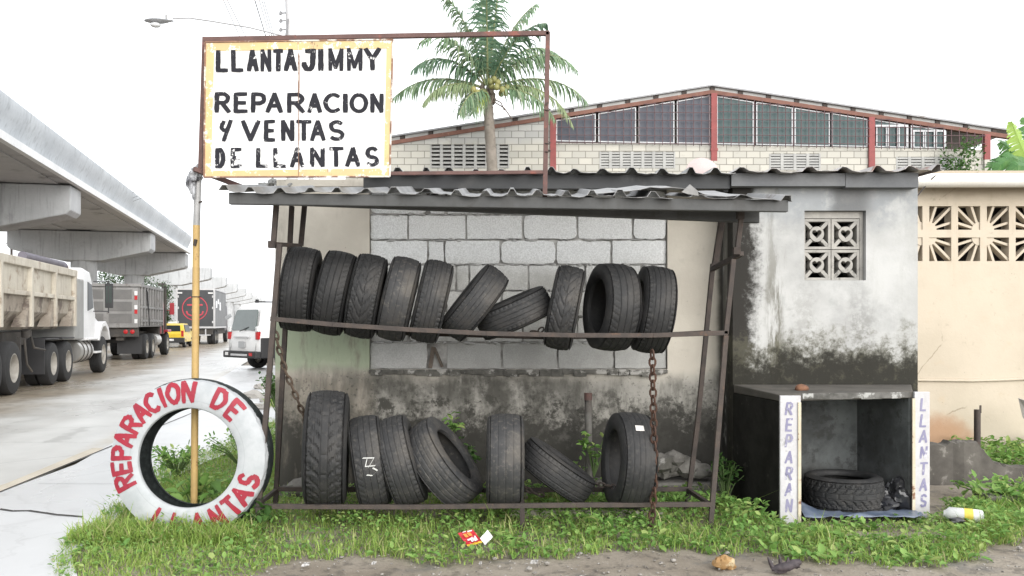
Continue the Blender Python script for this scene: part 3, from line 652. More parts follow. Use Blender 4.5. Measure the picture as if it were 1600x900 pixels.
q.add(V, [(2*i, 2*i+1, 2*i+3, 2*i+2) for i in range(n-1)]); OFF[low[6].name] = Vector((0, 0, 0)); q.build('sticker', flat('white_sticker', (.7, .67, .64), .5), low[6])

# ------------------------------------------------------------------ hand painted lettering
def arc(cx, cy, rx, ry, a0, a1, n=12): return [(cx + rx * math.cos(R(a0 + (a1 - a0) * i / n)), cy + ry * math.sin(R(a0 + (a1 - a0) * i / n))) for i in range(n + 1)]
GL_ = {'L': (.55, [[(0, 1), (0, 0), (.55, 0)]]), 'A': (.72, [[(0, 0), (.36, 1), (.72, 0)], [(.15, .33), (.57, .33)]]),
 'N': (.58, [[(0, 0), (0, 1), (.58, 0), (.58, 1)]]), 'T': (.68, [[(0, 1), (.68, 1)], [(.34, 1), (.34, 0)]]),
 'J': (.62, [[(.2, .97), (.62, 1)], [(.6, 1), (.56, .35)] + arc(.30, .32, .26, .32, 0, -175)]), 'I': (.06, [[(.03, 1), (.03, 0)]]),
 'M': (.72, [[(0, 0), (0, 1), (.36, .12), (.72, 1), (.72, 0)]]), 'Y': (.70, [[(0, 1), (.35, .5), (.70, 1)], [(.35, .5), (.35, 0)]]),
 'y': (.5, [[(.12, .96)] + arc(.2, .72, .2, .2, 130, 300, 10) + [(.42, .72)], [(.5, 1), (.12, 0)]]),
 'R': (.62, [[(0, 0), (0, 1), (.34, 1)] + arc(.34, .745, .26, .255, 90, -90) + [(0, .49)], [(.28, .49), (.64, 0)]]),
 'E': (.55, [[(.55, 1), (0, 1), (0, 0), (.58, 0)], [(0, .5), (.48, .5)]]), 'P': (.6, [[(0, 0), (0, 1), (.34, 1)] + arc(.34, .735, .26, .265, 90, -90) + [(0, .47)]]),
 'C': (.66, [arc(.36, .5, .36, .5, 52, 308, 18)]), 'O': (.74, [arc(.37, .5, .37, .5, 90, 450, 24)]), 'V': (.7, [[(0, 1), (.35, 0), (.7, 1)]]),
 'S': (.56, [arc(.28, .74, .26, .26, 40, 270, 12) + arc(.28, .25, .28, .23, 85, -140, 12)[0:]]), 'D': (.62, [[(0, 0), (0, 1), (.22, 1)] + arc(.22, .5, .4, .5, 90, -90, 14) + [(0, 0)]])}
def stroke_runs(pts):
    runs = [[pts[0]]]
    for i in range(1, len(pts)):
        runs[-1].append(pts[i])
        if i < len(pts) - 1:
            a = Vector(pts[i]) - Vector(pts[i-1]); b = Vector(pts[i+1]) - Vector(pts[i])
            if a.length > 1e-6 and b.length > 1e-6 and a.angle(b) > R(40): runs.append([pts[i]])
    return runs
def letter(q, ch, fn, sw, seed, lift, jit=.02, step=.06, wf=1.0):
    """adds one letter; fn(u, v, lift) maps letter space (height 1) to 3-D; sw is the brush width in letter heights"""
    r_ = random.Random(seed); k = 0
    for pts in GL_[ch][1]:
        pts = [(a * wf + r_.uniform(-jit, jit), b + r_.uniform(-jit, jit)) for a, b in pts]
        for run in stroke_runs(pts):
            p = [Vector(run[0])]
            for a, b in zip(run, run[1:]):
                a, b = Vector(a), Vector(b); n = max(1, int((b - a).length / step)); p += [a + (b - a) * (i / n) for i in range(1, n + 1)]
            if len(p) < 2: continue
            d0 = (p[1] - p[0]).normalized(); d1 = (p[-1] - p[-2]).normalized(); closed = (p[0] - p[-1]).length < .05
            if not closed: p[0] = p[0] - d0 * sw * .35; p[-1] = p[-1] + d1 * sw * .35
            V = []
            for i, c in enumerate(p):
                d = (p[min(i+1, len(p)-1)] - p[max(i-1, 0)]).normalized(); nrm = Vector((-d.y, d.x))
                ww = sw / 2 * (1 + .12 * mnoise.noise(Vector((c.x * 3 + seed, c.y * 3, k))) + r_.uniform(-.05, .05))
                if i in (0, len(p) - 1) and not closed: ww *= .86
                V += [fn(*(c - nrm * ww), lift + k * .0004), fn(*(c + nrm * ww), lift + k * .0004)]
            q.add(V, [(2*i, 2*i+1, 2*i+3, 2*i+2) for i in range(len(p)-1)]); k += 1
# ------------------------------------------------------------------ sign and its frame
YS = 6.3
frame = thing('sign_support', 'rusty red square tube frame holding the sign, its right half empty', 'frame', tuple(P(318, 275, YS + .05)))
Yf = YS + .045
for a, b, n_, w_ in (((318, 62), (858, 52), 'top_rail', .034), ((320, 58), (313, 272), 'post', .030), ((856, 50), (851, 326), 'post', .034), ((430, 273), (851, 269), 'bottom_rail', .026)):
    q = MB(); q.bar(P(*a, Yf), P(*b, Yf), w_); q.build(n_, M['rust_red'], frame, bevel=.003)
q = MB(); q.bar(P(303, 264, Yf - .05), P(383, 294, Yf + .25), .032); q.build('brace', M['rust_red'], frame)
q = MB(); q.bar(P(856, 160, Yf - .018), P(853, 164, Yf - .018), .012)
for y in (171, 223, 236): 
    c = P(855, y, Yf); q.tube([c + Vector((.024 * math.cos(t_ * .8), .024 * math.sin(t_ * .8), .012 * math.sin(t_ * .8))) for t_ in range(8)], .004, 5, False, True)
q.build('wire_tie', M['rust_dark'], frame)
sign = thing('sign_board', 'white hand painted metal sign with yellow border and black capitals advertising tyre repair', 'sign', tuple(P(467, 276, YS)))
def sign_white():
    m = MT('chipped_white_enamel'); n = m.noise(3, 5, .6); n2 = m.noise(14, 6, .75); x, y, z = m.xyz()
    col = m.mix(n.sm(.3, .7), (.80, .80, .80), (.74, .735, .73)); col = m.mix(n2.sm(.66, .70) * .8, col, (.33, .30, .28))
    seam = (x - PX(467, YS)).abs().sm(.009, .004); col = m.mix(seam * m.noise(5, 5, .7).sm(.40, .55), col, (.22, .13, .09))
    return m.bsdf(col, .45, 0, n2, .15, .003)
def sign_yellow():
    m = MT('chipped_yellow_border'); n = m.noise(5, 5, .65); n2 = m.noise(11, 6, .75); n3 = m.noise(7, 5, .7, m.scale(m.pos(), (1, 1, .3)))
    col = m.mix(n.sm(.35, .65), (.60, .44, .21), (.52, .39, .20)); col = m.mix(n2.sm(.55, .60), col, (.76, .74, .70)); col = m.mix(n3.sm(.62, .68) * .9, col, (.16, .075, .05))
    return m.bsdf(col, .55, 0, n2, .2, .003)
def sign_black():
    m = MT('flaking_black_paint'); x, y, z = m.xyz(); n = m.noise(16, 6, .75); n2 = m.noise(6, 5, .65); n3 = m.noise(60, 3, .7)
    zz = PZ(228, YS); lowr = z.sm(zz + .01, zz - .02)
    ch = n.sm(.63, .65).mx(lowr * (n2 * .6 + n * .4).sm(.535, .56)).mx(n3.sm(.74, .76) * .7)
    col = m.mix(n2, (.020, .020, .025), (.036, .036, .042)); col = m.mix(ch, col, (.70, .695, .69))
    return m.bsdf(col, .8, spec=.1)
sq = [P(321, 66, YS), P(614, 62, YS), P(609, 276, YS), P(319, 277, YS)]
def sg(px, py, l=0): return P(px, py, YS) + Vector((0, -l, 0))
q = MB(); f4 = [Vector(p) for p in sq]; q.add(f4 + [p + Vector((0, .022, 0)) for p in f4], [(0,1,2,3), (7,6,5,4), (0,4,5,1), (1,5,6,2), (2,6,7,3), (3,7,4,0)])
q.build('panel', sign_white(), sign, bevel=.002)
q = MB(); inr = [sg(335, 80, .003), sg(604, 76, .003), sg(600, 263, .003), sg(330, 267, .003)]; out = [p + Vector((0, -.003, 0)) for p in f4]
inr = [p for p in inr]; q.add(out + inr, [(i, (i+1) % 4, 4 + (i+1) % 4, 4 + i) for i in range(4)]); q.build('border', sign_yellow(), sign)
q = MB()
for a, b in ((0, 1), (1, 2), (2, 3), (3, 0)): q.tube([f4[a] + Vector((0, -.004, 0)), f4[b] + Vector((0, -.004, 0))], .007, 6)
q.bar(sg(466, 64, .004), sg(467, 277, .004), .004, .004)
q.build('edge_rim', wx('rusted_rim', (.30, .17, .11), (.17, .09, .065), 7, .8, (.66, .62, .56), 6, .5, .58, .3, 40), sign, smooth=50)
sd_ = 0; blk = sign_black()
lines = [("LLANTAJIMMY", [(338, 357), (362, 381), (386, 404), (408, 424), (427, 443), (444, 464), (471, 494), (500, 503), (514, 536), (543, 566), (569, 595)], 78, 113, 74, 111, .215),
         ("REPARACION", [(336, 360), (366, 387), (393, 416), (416, 442), (449, 476), (481, 503), (506, 534), (539, 541), (547, 575), (579, 599)], 144, 177, 146, 177, .225),
         ("y", [(344, 363)], 187, 222, 188, 220, .19), ("VENTAS", [(377, 407), (413, 430), (440, 460), (463, 487), (485, 509), (514, 538)], 187, 222, 188, 220, .21),
         ("DE", [(337, 352), (361, 378)], 231, 263, 229, 261, .22), ("LLANTAS", [(401, 419), (428, 448), (454, 476), (485, 507), (514, 537), (540, 563), (571, 592)], 231, 263, 229, 261, .22)]
for word, bx, t0, b0, t1, b1, sw in lines:
    q = MB()
    for i, ch in enumerate(word):
        xa_, xb_ = bx[i]; t = (xa_ - 337) / 260; top = t0 + (t1 - t0) * t; bot = b0 + (b1 - b0) * t; hgt = bot - top; s2 = sw * (1.15 if ch in 'JI' else (.80 if ch in 'MN' and bot - top > 34 else 1))
        pad = s2 * hgt * .5; aw = max(GL_[ch][0], .001); wid = xb_ - xa_ - 2 * pad * (.8 if ch != 'I' else 0)
        sx = wid / aw if ch != 'I' else hgt
        x0_ = xa_ + pad * .8 if ch != 'I' else (xa_ + xb_) / 2 - .03 * hgt
        def fn(u, v, l): return sg(x0_ + u * sx, bot - pad * .8 - v * (hgt - 1.6 * pad), l)
        # brush width is in letter heights, so compensate where letters are narrow
        kx = sx / hgt; letter(q, ch, (lambda u, v, l: sg(x0_ + u * hgt, bot - pad * .8 - v * (hgt - 1.6 * pad), l)), s2, sd_, .0045, .012, .08, kx); sd_ += 1
    q.build('lettering', blk, sign, fix=False)
# pole, bag
pole = thing('sign_pole', 'leaning steel pole, grey above and chipped yellow below, behind the painted truck tyre', 'pole', tuple(P(302, 800, 6.55)))
q = MB(); a, b, c, d = P(303, 815, 6.5), P(307, 352, 6.44), P(308, 348, 6.44), P(310, 268, 6.4)
q.tube([a, b], .0265, 14); q.build('painted_tube', M['yellow'], pole, smooth=50)
q = MB(); q.tube([b, d], .0255, 14); q.build('bare_tube', M['pole_grey'], pole, smooth=50)
q = MB(); q.bar(P(306, 374, 6.41), P(304, 384, 6.41), .02); q.bar(P(316, 315, 6.41), P(303, 318, 6.41), .012); q.tube([P(307 + 7.2 * math.cos(k), 464 , 6.46) + Vector((0, .033 * math.sin(k), 0)) for k in np.linspace(0, 6.28, 12)], .004, 5, False); q.build('bolt_stub', M['rust_dark'], pole)
q = MB(); q.rock(P(305, 272, 6.38), .042, .05, .055, 3, 3, .7); q.rock(P(300, 285, 6.37), .035, .04, .06, 5, 3, .8); q.rock(P(303, 300, 6.37), .014, .02, .05, 8, 2, .7); q.rock(P(312, 270, 6.36), .03, .03, .03, 11, 2, .8)
tag(q.build('plastic_bag', M['bag_grey'], smooth=70), 'torn grey plastic bag tied round the top of the sign pole', 'bag')

# ------------------------------------------------------------------ the painted truck tyre
RT, RI, WT = .575, .355, .27
cT = P(292, 721, 6.12); cT.z = max(cT.z, .52); cT.y = 6.12 + WT / 2
V, fs = tyre_mesh(RT, WT, RI, 'at', 77, 96, 30)
def tt_mat():
    m = MT('white_washed_tyre'); x, y, z = m.xyz(m.obj()); co = m.obj(); n = m.noise(6, 5, .65, co); n2 = m.noise(25, 5, .7, co)
    wht = m.mix(n.sm(.3, .7), (.44, .455, .47), (.35, .37, .385)); wht = m.mix(n2.sm(.58, .7) * .45, wht, (.33, .36, .38)); wht = m.mix(m.noise(11, 6, .7, co).sm(.66, .70) * .7, wht, (.16, .17, .17))
    blk = m.mix(n2.sm(.4, .7), (.016, .020, .020), (.035, .042, .042))
    ln = V_(m.t, co.s)
    f = (x + (n2 - .5) * .02).sm(.060, .068)
    # only the street-facing side (local +X) was painted; the mouth of the tyre stayed black
    r2 = y * y + z * z; f = f * r2.sm(.350 ** 2, .360 ** 2)
    ring = (r2._m('SQRT', None) - .412).abs().sm(.004, .001) * .25
    col = m.mix(f, blk, wht); col = m.mix(ring * f, col, (.2, .21, .22))
    return m.bsdf(col, .7, 0, n2, .25, .003, .3)
me = bpy.data.meshes.new('truck_tyre'); me.from_pydata(V, [], fs); bm = bmesh.new(); bm.from_mesh(me); bmesh.ops.recalc_face_normals(bm, faces=bm.faces); bm.to_mesh(me); bm.free()
me.materials.append(tt_mat()); me.polygons.foreach_set('use_smooth', [True]*len(me.polygons)); me.set_sharp_from_angle(angle=R(38))
tt = bpy.data.objects.new('truck_tyre', me); COL.objects.link(tt); tt.location = cT
tt.rotation_euler = (Matrix.Rotation(R(-4), 3, 'X') @ Matrix.Rotation(R(-90), 3, 'Z')).to_euler()    # local +X looks at the street (-Y)
tag(tt, 'huge white painted truck tyre with red lettering leaning on the sign pole', 'tyre')
OFF[tt.name] = Vector((0, 0, 0))
side = [(.37, 0), (.44, .03), (.475, .12), (.495, .30), (.50, .48), (.485, .66), (.455, .82), (.43, .91), (.40, 1)]
def side_x(r):
    k = (r - RI) / (RT - RI)
    for (a, b), (c, d) in zip(side, side[1:]):
        if k <= d: return (a + (c - a) * max(0, (k - b)) / (d - b)) * WT
    return .40 * WT
def red_mat():
    m = MT('red_brush_paint'); co = m.obj(); n = m.noise(9, 5, .65, co); n2 = m.noise(40, 4, .7, co)
    col = m.mix(n.sm(.35, .7), (.30, .012, .03), (.24, .018, .035)); col = m.mix(n2.sm(.66, .72) * .5, col, (.6, .4, .42)); return m.bsdf(col, .55)
q = MB(); hT = .132
def on_side(ang, up):   # letter space -> side wall; ang in degrees counter-clockwise from the right as seen from the street; up +1 tops outward
    def fn(u, v, l, wd=[.6]):
        rr_ = .475 + (v - .5) * hT * up; a = R(ang) - (u - fn.w / 2) * hT / .475 * up
        # seen from -Y: right is +X world = local +Y here
        return (side_x(rr_) + l, rr_ * math.cos(a), rr_ * math.sin(a))
    return fn
sd_ = 300
for word, angs, up in (("REPARACION", [201, 188.5, 176, 163, 149.5, 136, 124, 114, 103.5, 90], 1), ("DE", [61.5, 46], 1), ("LLANTAS", [-113, -97, -78, -61, -46, -33.5, -19.5], -1)):
    q = MB()
    for ch, a in zip(word, angs):
        fn = on_side(a, up); wf = {'M': .9, 'I': 1, 'O': .8, 'C': .85, 'A': .85, 'L': 1}.get(ch, .9); fn.w = GL_[ch][0] * wf
        letter(q, ch, fn, .25, sd_, .0035, .03, .06, wf); sd_ += 1
    q.build('lettering', red_mat(), tt, fix=False)
# ------------------------------------------------------------------ concrete work bench (the open niche in front of the annex)
bench = thing('concrete_bench', 'open fronted concrete work bench with white lettered end posts', 'bench', (2.6, 6.9, 0))
fl = (PX(1217, 6.45), 6.45); fr = (PX(1450, 6.62), 6.62); bl = (PX(1146, 7.24), 7.24); br = (PX(1424, 7.24), 7.24)
zt = .958
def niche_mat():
    m = MT('dark_bench_plaster'); x, y, z = m.xyz(); n = m.noise(2.4, 6, .65); n2 = m.noise(9, 6, .7); n3 = m.noise(30, 4, .7)  # dark patchy plaster for the inner walls of the bench
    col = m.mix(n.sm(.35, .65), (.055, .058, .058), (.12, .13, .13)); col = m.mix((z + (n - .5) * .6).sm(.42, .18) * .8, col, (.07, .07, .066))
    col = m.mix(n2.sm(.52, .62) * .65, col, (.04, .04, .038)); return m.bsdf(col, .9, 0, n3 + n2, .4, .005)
slabm = wx('bench_top_concrete', (.07, .064, .055), (.11, .10, .086), 5, .85, (.07, .068, .06), 4, .52, .66, .4, 40)
q = MB(); q.add([(bl[0], bl[1], zt+.02), (br[0], br[1], zt+.02), (fr[0]-.12, fr[1]-.005, zt+.015), (fl[0]+.0, fl[1]-.005, zt-.0), (bl[0], bl[1], zt-.05), (br[0], br[1], zt-.05), (fr[0]-.12, fr[1]-.005, zt-.04), (fl[0], fl[1]-.005, zt-.05)],
    [(0,1,2,3), (7,6,5,4), (3,2,6,7), (0,3,7,4), (1,0,4,5), (2,1,5,6)]); q.build('slab', slabm, bench, bevel=.008)
q = MB(); xw = [fl[0] + .17 + i * .09 for i in range(9)]
for i in range(11):
    t = .17 + .8 * i / 11; a = Vector((fl[0] + (fr[0]-.12-fl[0]) * t, fl[1] + (fr[1]-fl[1]) * t - .009, zt + .012)); q.box(a.x, a.x + .082, a.y - .004 * random.random(), a.y + .004, a.z - .045 - .012 * random.random(), a.z - .004)
q.build('slab_edge', wx('flaking_edge', (.17, .165, .155), (.06, .058, .052), 9, .9, (.40, .40, .385), 8, .56, .62, .4, 40), bench, bevel=.003)
T_ = .16
q = MB(); q.hexa([(fl[0], fl[1], -.05), (fl[0]+T_, fl[1], -.05), (bl[0]+T_, bl[1], -.05), (bl[0], bl[1], -.05), (fl[0], fl[1], zt-.052), (fl[0]+T_, fl[1], zt-.052), (bl[0]+T_, bl[1], zt-.052), (bl[0], bl[1], zt-.052)])
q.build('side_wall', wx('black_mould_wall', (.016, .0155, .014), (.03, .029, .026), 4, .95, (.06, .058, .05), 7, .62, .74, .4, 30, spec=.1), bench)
x1 = PX(1338, 7.2)
q = MB(); q.hexa([(fr[0]-.15, fr[1]+.002, -.05), (fr[0]-.002, fr[1]+.002, -.05), (br[0]+.0, br[1], -.05), (x1, br[1]-.02, -.05), (fr[0]-.15, fr[1]+.002, zt-.042), (fr[0]-.002, fr[1]+.002, zt-.042), (br[0], br[1], zt-.05), (x1, br[1]-.02, zt-.05)])
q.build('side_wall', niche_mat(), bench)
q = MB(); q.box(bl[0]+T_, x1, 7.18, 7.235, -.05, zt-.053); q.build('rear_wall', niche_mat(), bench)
q = MB(); q.box(fl[0]+T_+.0, fr[0]-.15, 6.5, 7.18, -.05, .025); q.build('base_slab', wx('niche_floor', (.06, .055, .05), (.10, .09, .08), 6, .9, bump=.5), bench)
postm = wx('white_washed_post', (.56, .555, .57), (.48, .47, .485), 5, .75, (.36, .35, .35), 9, .6, .68, .25, 50, streak=((.45, .43, .42), .5))
lm = wx('faded_violet_paint', (.20, .19, .31), (.27, .26, .37), 9, .7, (.55, .54, .58), 12, .56, .64, .05)
edge = wx('rusty_cream_angle', (.62, .56, .44), (.52, .45, .33), 6, .65, (.20, .09, .05), 9, .54, .60, .3, 60)
def post(x0, x1, y, z1, word, ex, wr):
    q = MB(); q.box(x0, x1, y - .03, y - .002, -.05, z1); b = q.build('end_post', postm, bench, bevel=.004)
    q = MB(); q.box(ex, ex + .022, y - .042, y - .03, 0, z1 - .05); q.box(ex, ex + .006, y - .0305, y + .04, 0, z1 - .055) if False else None; q.build('edge_angle', edge, bench)
    q = MB(); n = len(word); h = (z1 - .10) / n; cx = wr
    for i, ch in enumerate(word):
        zz = z1 - .055 - i * h * 1.0 - h * .70; k = h * .70
        letter(q, ch, lambda u, v, l: (cx + (u + v * .12 - GL_[ch][0] * .75 / 2) * k, y - .0312 - l, zz + v * k), .2, 500 + i * 7 + n, .0005, .03, .08, .75)
    q.build('lettering', lm, bench, fix=False)
post(fl[0], fl[0] + .157, 6.45, zt - .005, 'REPARAN', fl[0] + .133, fl[0] + .062)
post(fr[0] - .118, fr[0], 6.62, zt + .01, 'LLANTAS', fr[0] - .14, fr[0] - .055)
q = MB(); q.rock(P(1252, 607, 6.75) + Vector((0, 0, .0)), .058, .04, .034, 4, 2, .3)
tag(q.build('stone', wx('orange_brown_stone', (.30, .14, .07), (.12, .06, .04), 8, .85, bump=.5), smooth=50), 'orange brown stone lying on top of the concrete bench', 'stone')
tyre('black tyre lying flat inside the concrete bench', Vector((PX(1316, 6.82), 6.80, .165)), None, 0, .305, .245, 90, 10, 'at', 0, None, 61, .2)
q = MB(); n, k = 16, 7; V = []
for j in range(k):
    for i in range(n):
        x = PX(1248, 6.5) + i * .062; y = 6.36 + j * .045 + .04 * mnoise.noise(Vector((i * .5, j, 1))); V.append((x, y, .045 + .035 * abs(mnoise.noise(Vector((x * 9, y * 11, 2)))) + (.10 * (1 - i / 3) if i < 3 else 0) * (j / 6)))
q.add(V, [(j*n+i, j*n+i+1, (j+1)*n+i+1, (j+1)*n+i) for j in range(k-1) for i in range(n-1)])
tag(q.build('plastic_sheet', M['tarp'], solid=.002, smooth=30), 'crumpled blue grey plastic sheet under the flat tyre in the bench', 'plastic sheet')
q = MB(); q.rock((PX(1398, 6.7), 6.72, .13), .11, .10, .13, 7, 4, .7); q.rock((PX(1386, 6.6), 6.64, .08), .09, .07, .06, 9, 3, .7)
tag(q.build('plastic_bag', M['bag_black'], smooth=25), 'shiny black plastic bag beside the flat tyre in the bench', 'bag')

# ------------------------------------------------------------------ cream house to the right
YH = 9.2
house = thing('cream_house', 'cream painted house with sunburst breeze blocks and a fat white gutter', 'house', (PX(1600, YH), YH, 0))
def cream_st(m, x, y, z, n1, n2, n3):
    rx, rz = PX(1470, YH), PZ(690, YH); d2 = ((x - rx) * (x - rx) * .6 + (z - rz) * (z - rz) * .9)
    crk = m.vor(1.1, m.vec(x + n2 * .25, z + n2 * .2, 0), 'DISTANCE_TO_EDGE').sm(.008, .003) * n1.sm(.5, .6)
    return [((z + (n1 - .5) * .2).sm(2.85, 2.95) * .5, (.30, .24, .17)), (crk * .6, (.22, .18, .13)), (m.noise(5, 6, .7, m.scale(m.pos(), (1, 1, .12))).sm(.52, .7) * z.sm(1.6, 2.7) * .4, (.33, .27, .19)), (m.noise(13, 6, .75).sm(.62, .68) * .4, (.36, .31, .24)), ((d2 + (n2 - .5) * .1).sm(.12, .02) * .8, (.36, .20, .11)), ((z + (n2 - .5) * .2).sm(.12, -.02) * .5, (.30, .25, .19)), (m.noise(2, 5, .7, m.scale(m.pos(), (1, 1, .2))).sm(.56, .7) * .25, (.45, .37, .27))]
M['cream'] = make_plaster('cream_wall_paint', (.53, .465, .375), (.48, .42, .335), cream_st, (.50, .41, .30))
cx0, cx1 = PX(1400, YH), 13.0
cells = []; rowz = [(PZ(359, YH), PZ(322, YH)), (PZ(408, YH), PZ(371, YH))]
x = PX(1409, YH) ; pit = PX(1497, YH) - PX(1452, YH); cw = PX(1486.5, YH) - PX(1452, YH)
k0 = PX(1452, YH) - pit; ncol = 12
colx = [(k0 + i * pit, k0 + i * pit + cw) for i in range(ncol)]
q = MB(); w0, w1 = YH, YH + .15
q.box(cx0, cx1, w0, w1, -.05, rowz[1][0]); q.box(cx0, cx1, w0, w1, rowz[1][1], rowz[0][0]); q.box(cx0, cx1, w0, w1, rowz[0][1], 3.15)
for za, zb in rowz:
    q.box(cx0, colx[0][0], w0, w1, za, zb)
    for i in range(ncol): q.box(colx[i][1], colx[i+1][0] if i < ncol - 1 else cx1, w0, w1, za, zb)
q.build('wall', M['cream'], house)
for j, (za, zb) in enumerate(rowz):
    for i, (xa_, xb_) in enumerate(colx):
        q = MB(); right = i % 2 == 0; cxx = xb_ if right else xa_; czz = za if j == 0 else zb; sx = -1 if right else 1; sz = 1 if j == 0 else -1
        ya, yb = YH + .012, YH + .12
        q.prism([(cxx, czz)] + [(cxx + sx * .085 * math.cos(a), czz + sz * .085 * math.sin(a)) for a in np.linspace(0, math.pi/2, 8)], ya, yb)
        for a in (18, 45, 72):
            a = R(a); e = min((xb_ - xa_) / max(math.cos(a), .01), (zb - za) / max(math.sin(a), .01)) + .01
            q.bar((cxx + sx * .07 * math.cos(a), (ya+yb)/2 + .003, czz + sz * .07 * math.sin(a)), (cxx + sx * e * math.cos(a), (ya+yb)/2 + .003, czz + sz * e * math.sin(a)), .026, .1, up=(0, 1, 0))
        q.build('breeze_block', M['cream'], house)
q = MB(); q.box(cx0, cx1, YH + .9, YH + .95, 1, 3.1); q.build('dark_backing', flat('dark_interior', (.03, .022, .02), .9), house)  # near-black sheet painted as the darkness behind the breeze block openings
q = MB(); pr = [(.17 * math.cos(a), .075 * math.sin(a)) for a in np.linspace(math.pi, 2 * math.pi, 9)]
yg = YH - .24; zg = PZ(282, yg)
q.tube([(cx0 - .1 + .16, yg, zg), (13, yg, zg + .02)], .075, 18); q.build('gutter', wx('white_pvc_gutter', (.76, .74, .70), (.70, .67, .62), 2, .5, (.5, .44, .36), 5, .6, .7, .1), house, smooth=50)
q = MB(); q.add([(cx0, YH - .25, 3.055), (13, YH - .25, 3.06), (13, 15, 4.2), (cx0, 15, 3.5)], [(0, 1, 2, 3)]); q.build('roof', wx('white_roof_sheet', (.62, .63, .66), (.5, .5, .54), 1, .4), house, solid=.03)
q = MB(); q.tube([P(1425, 594, YH - .015), P(1520, 595, YH - .015), P(1560, 594, YH - .015), P(1700, 588, YH - .015)], .013, 8); q.build('conduit', M['cream'], house, smooth=60)
q = MB(); q.tube([P(1412, 335, YH - .1), P(1432, 308, YH - .2), P(1452, 283, YH - .3), P(1462, 274, YH - .34)], .007, 5); q.build('cable', flat('grey_cable', (.12, .11, .11), .7), house)
q = MB(); q.add([P(1591, 622, 8.6), P(1640, 640, 8.6), P(1640, 700, 8.9), P(1598, 652, 8.7)], [(0, 1, 2, 3)]); 
tag(q.build('scrap_sheet', wx('grey_scrap_metal', (.34, .32, .30), (.25, .23, .22), 6, .7), solid=.012), 'bent grey metal sheet leaning at the right edge against the cream wall', 'metal sheet')
# low ruined wall, pipe stub
q = MB(); prof = [(1438, 694), (1475, 696), (1500, 690), (1528, 692), (1538, 705), (1556, 726), (1578, 730), (1600, 731), (1660, 733), (1760, 735)]; YL = 7.95
top = [(PX(a, YL), PZ(b, YL)) for a, b in prof]; V = []; sub = []
for (a, b), (c, d) in zip(top, top[1:]):
    for t in np.linspace(0, 1, 6)[:-1]: sub.append((a + (c-a) * t, b + (d-b) * t + .03 * mnoise.noise(Vector((a * 9 + t * 20, 1, 1)))))
n = len(sub); YD = (0, .02, .14, .16)
for dy, dz in ((0, -.9), (0, 0), (.03, .012), (.13, .01), (.16, -.9)):
    for a, b in sub: V.append((a, YL + dy + .016 * mnoise.noise(Vector((a * 12, dz, 3))), (b + dz) if dz > -.5 else -.05))
q.add(V, [(j*n+i, j*n+i+1, (j+1)*n+i+1, (j+1)*n+i) for j in range(4) for i in range(n-1)])
tag(q.build('low_wall', wx('black_ruined_concrete', (.075, .068, .06), (.13, .12, .105), 4, .95, (.22, .205, .185), 8, .56, .66, .6, 30), smooth=18), 'low crumbling black concrete wall between the bench and the cream house', 'wall')
q = MB(); q.tube([P(1527, 720, 8.3), P(1527, 640, 8.3)], .030, 12); q.box(*[c + d for c in [P(1530, 640, 8.3).x] for d in (-.004, .012)], 8.28, 8.29, PZ(645, 8.3), PZ(633, 8.3))
tag(q.build('pipe_stub', M['rust'], smooth=50), 'rusty upright pipe stub with a torn top beside the cream wall', 'pipe')
q = MB(); q.tube([P(920, 748, 7.42), P(919, 625, 7.42)], .032, 12); q.k = 1; q.tube([P(919, 625, 7.42), P(919, 614, 7.42)], .035, 12)
tag(q.build('vent_pipe', [wx('grey_rusted_pipe', (.16, .155, .145), (.10, .09, .08), 8, .8, (.035, .033, .03), 6, .55, .62, .4), M['rust_red']], smooth=50), 'short grey pipe with a rusty red cap standing behind the lower tyres', 'pipe')
q = MB(); q.tube([P(797, 806, 6.62), P(1035, 806, 6.62)], .045, 16)
tag(q.build('plastic_pipe', wx('dirty_cream_pvc', (.50, .47, .40), (.40, .37, .31), 4, .6, (.2, .18, .15), 6, .6, .7, .2), smooth=50), 'dirty cream plastic pipe lying in the weeds under the rack', 'pipe')
# rubble along the foot of the main wall
rm = wx('broken_concrete_rubble', (.10, .095, .085), (.20, .19, .175), 9, .95, (.30, .29, .275), 14, .58, .68, .6, 40)
q = MB(); q.box(PX(880, 7.45), PX(1140, 7.45), 7.30, 7.58, -.05, .13); q.build('wall_footing', rm, shop, bevel=.02)
for i, (px, py, s_) in enumerate([(1030, 722, .12), (1052, 720, .10), (1072, 728, .11), (1012, 732, .08), (1095, 735, .09), (1040, 735, .10), (470, 765, .12), (452, 772, .09), (490, 768, .08), (985, 736, .07)]):
    q = MB(); q.rock(P(px, py, 7.36 + .02 * (i % 3)), s_ * 1.2, s_ * .8, s_ * .75, i + 40, 2, .6)
    near_ = 'under the left end of the rack' if i in (6, 7, 8) else 'at the wall foot behind the right end of the rack'
    tag(q.build('rubble_chunk', rm, smooth=25), 'grey broken concrete chunk ' + near_, 'rubble', 'concrete chunks ' + near_)

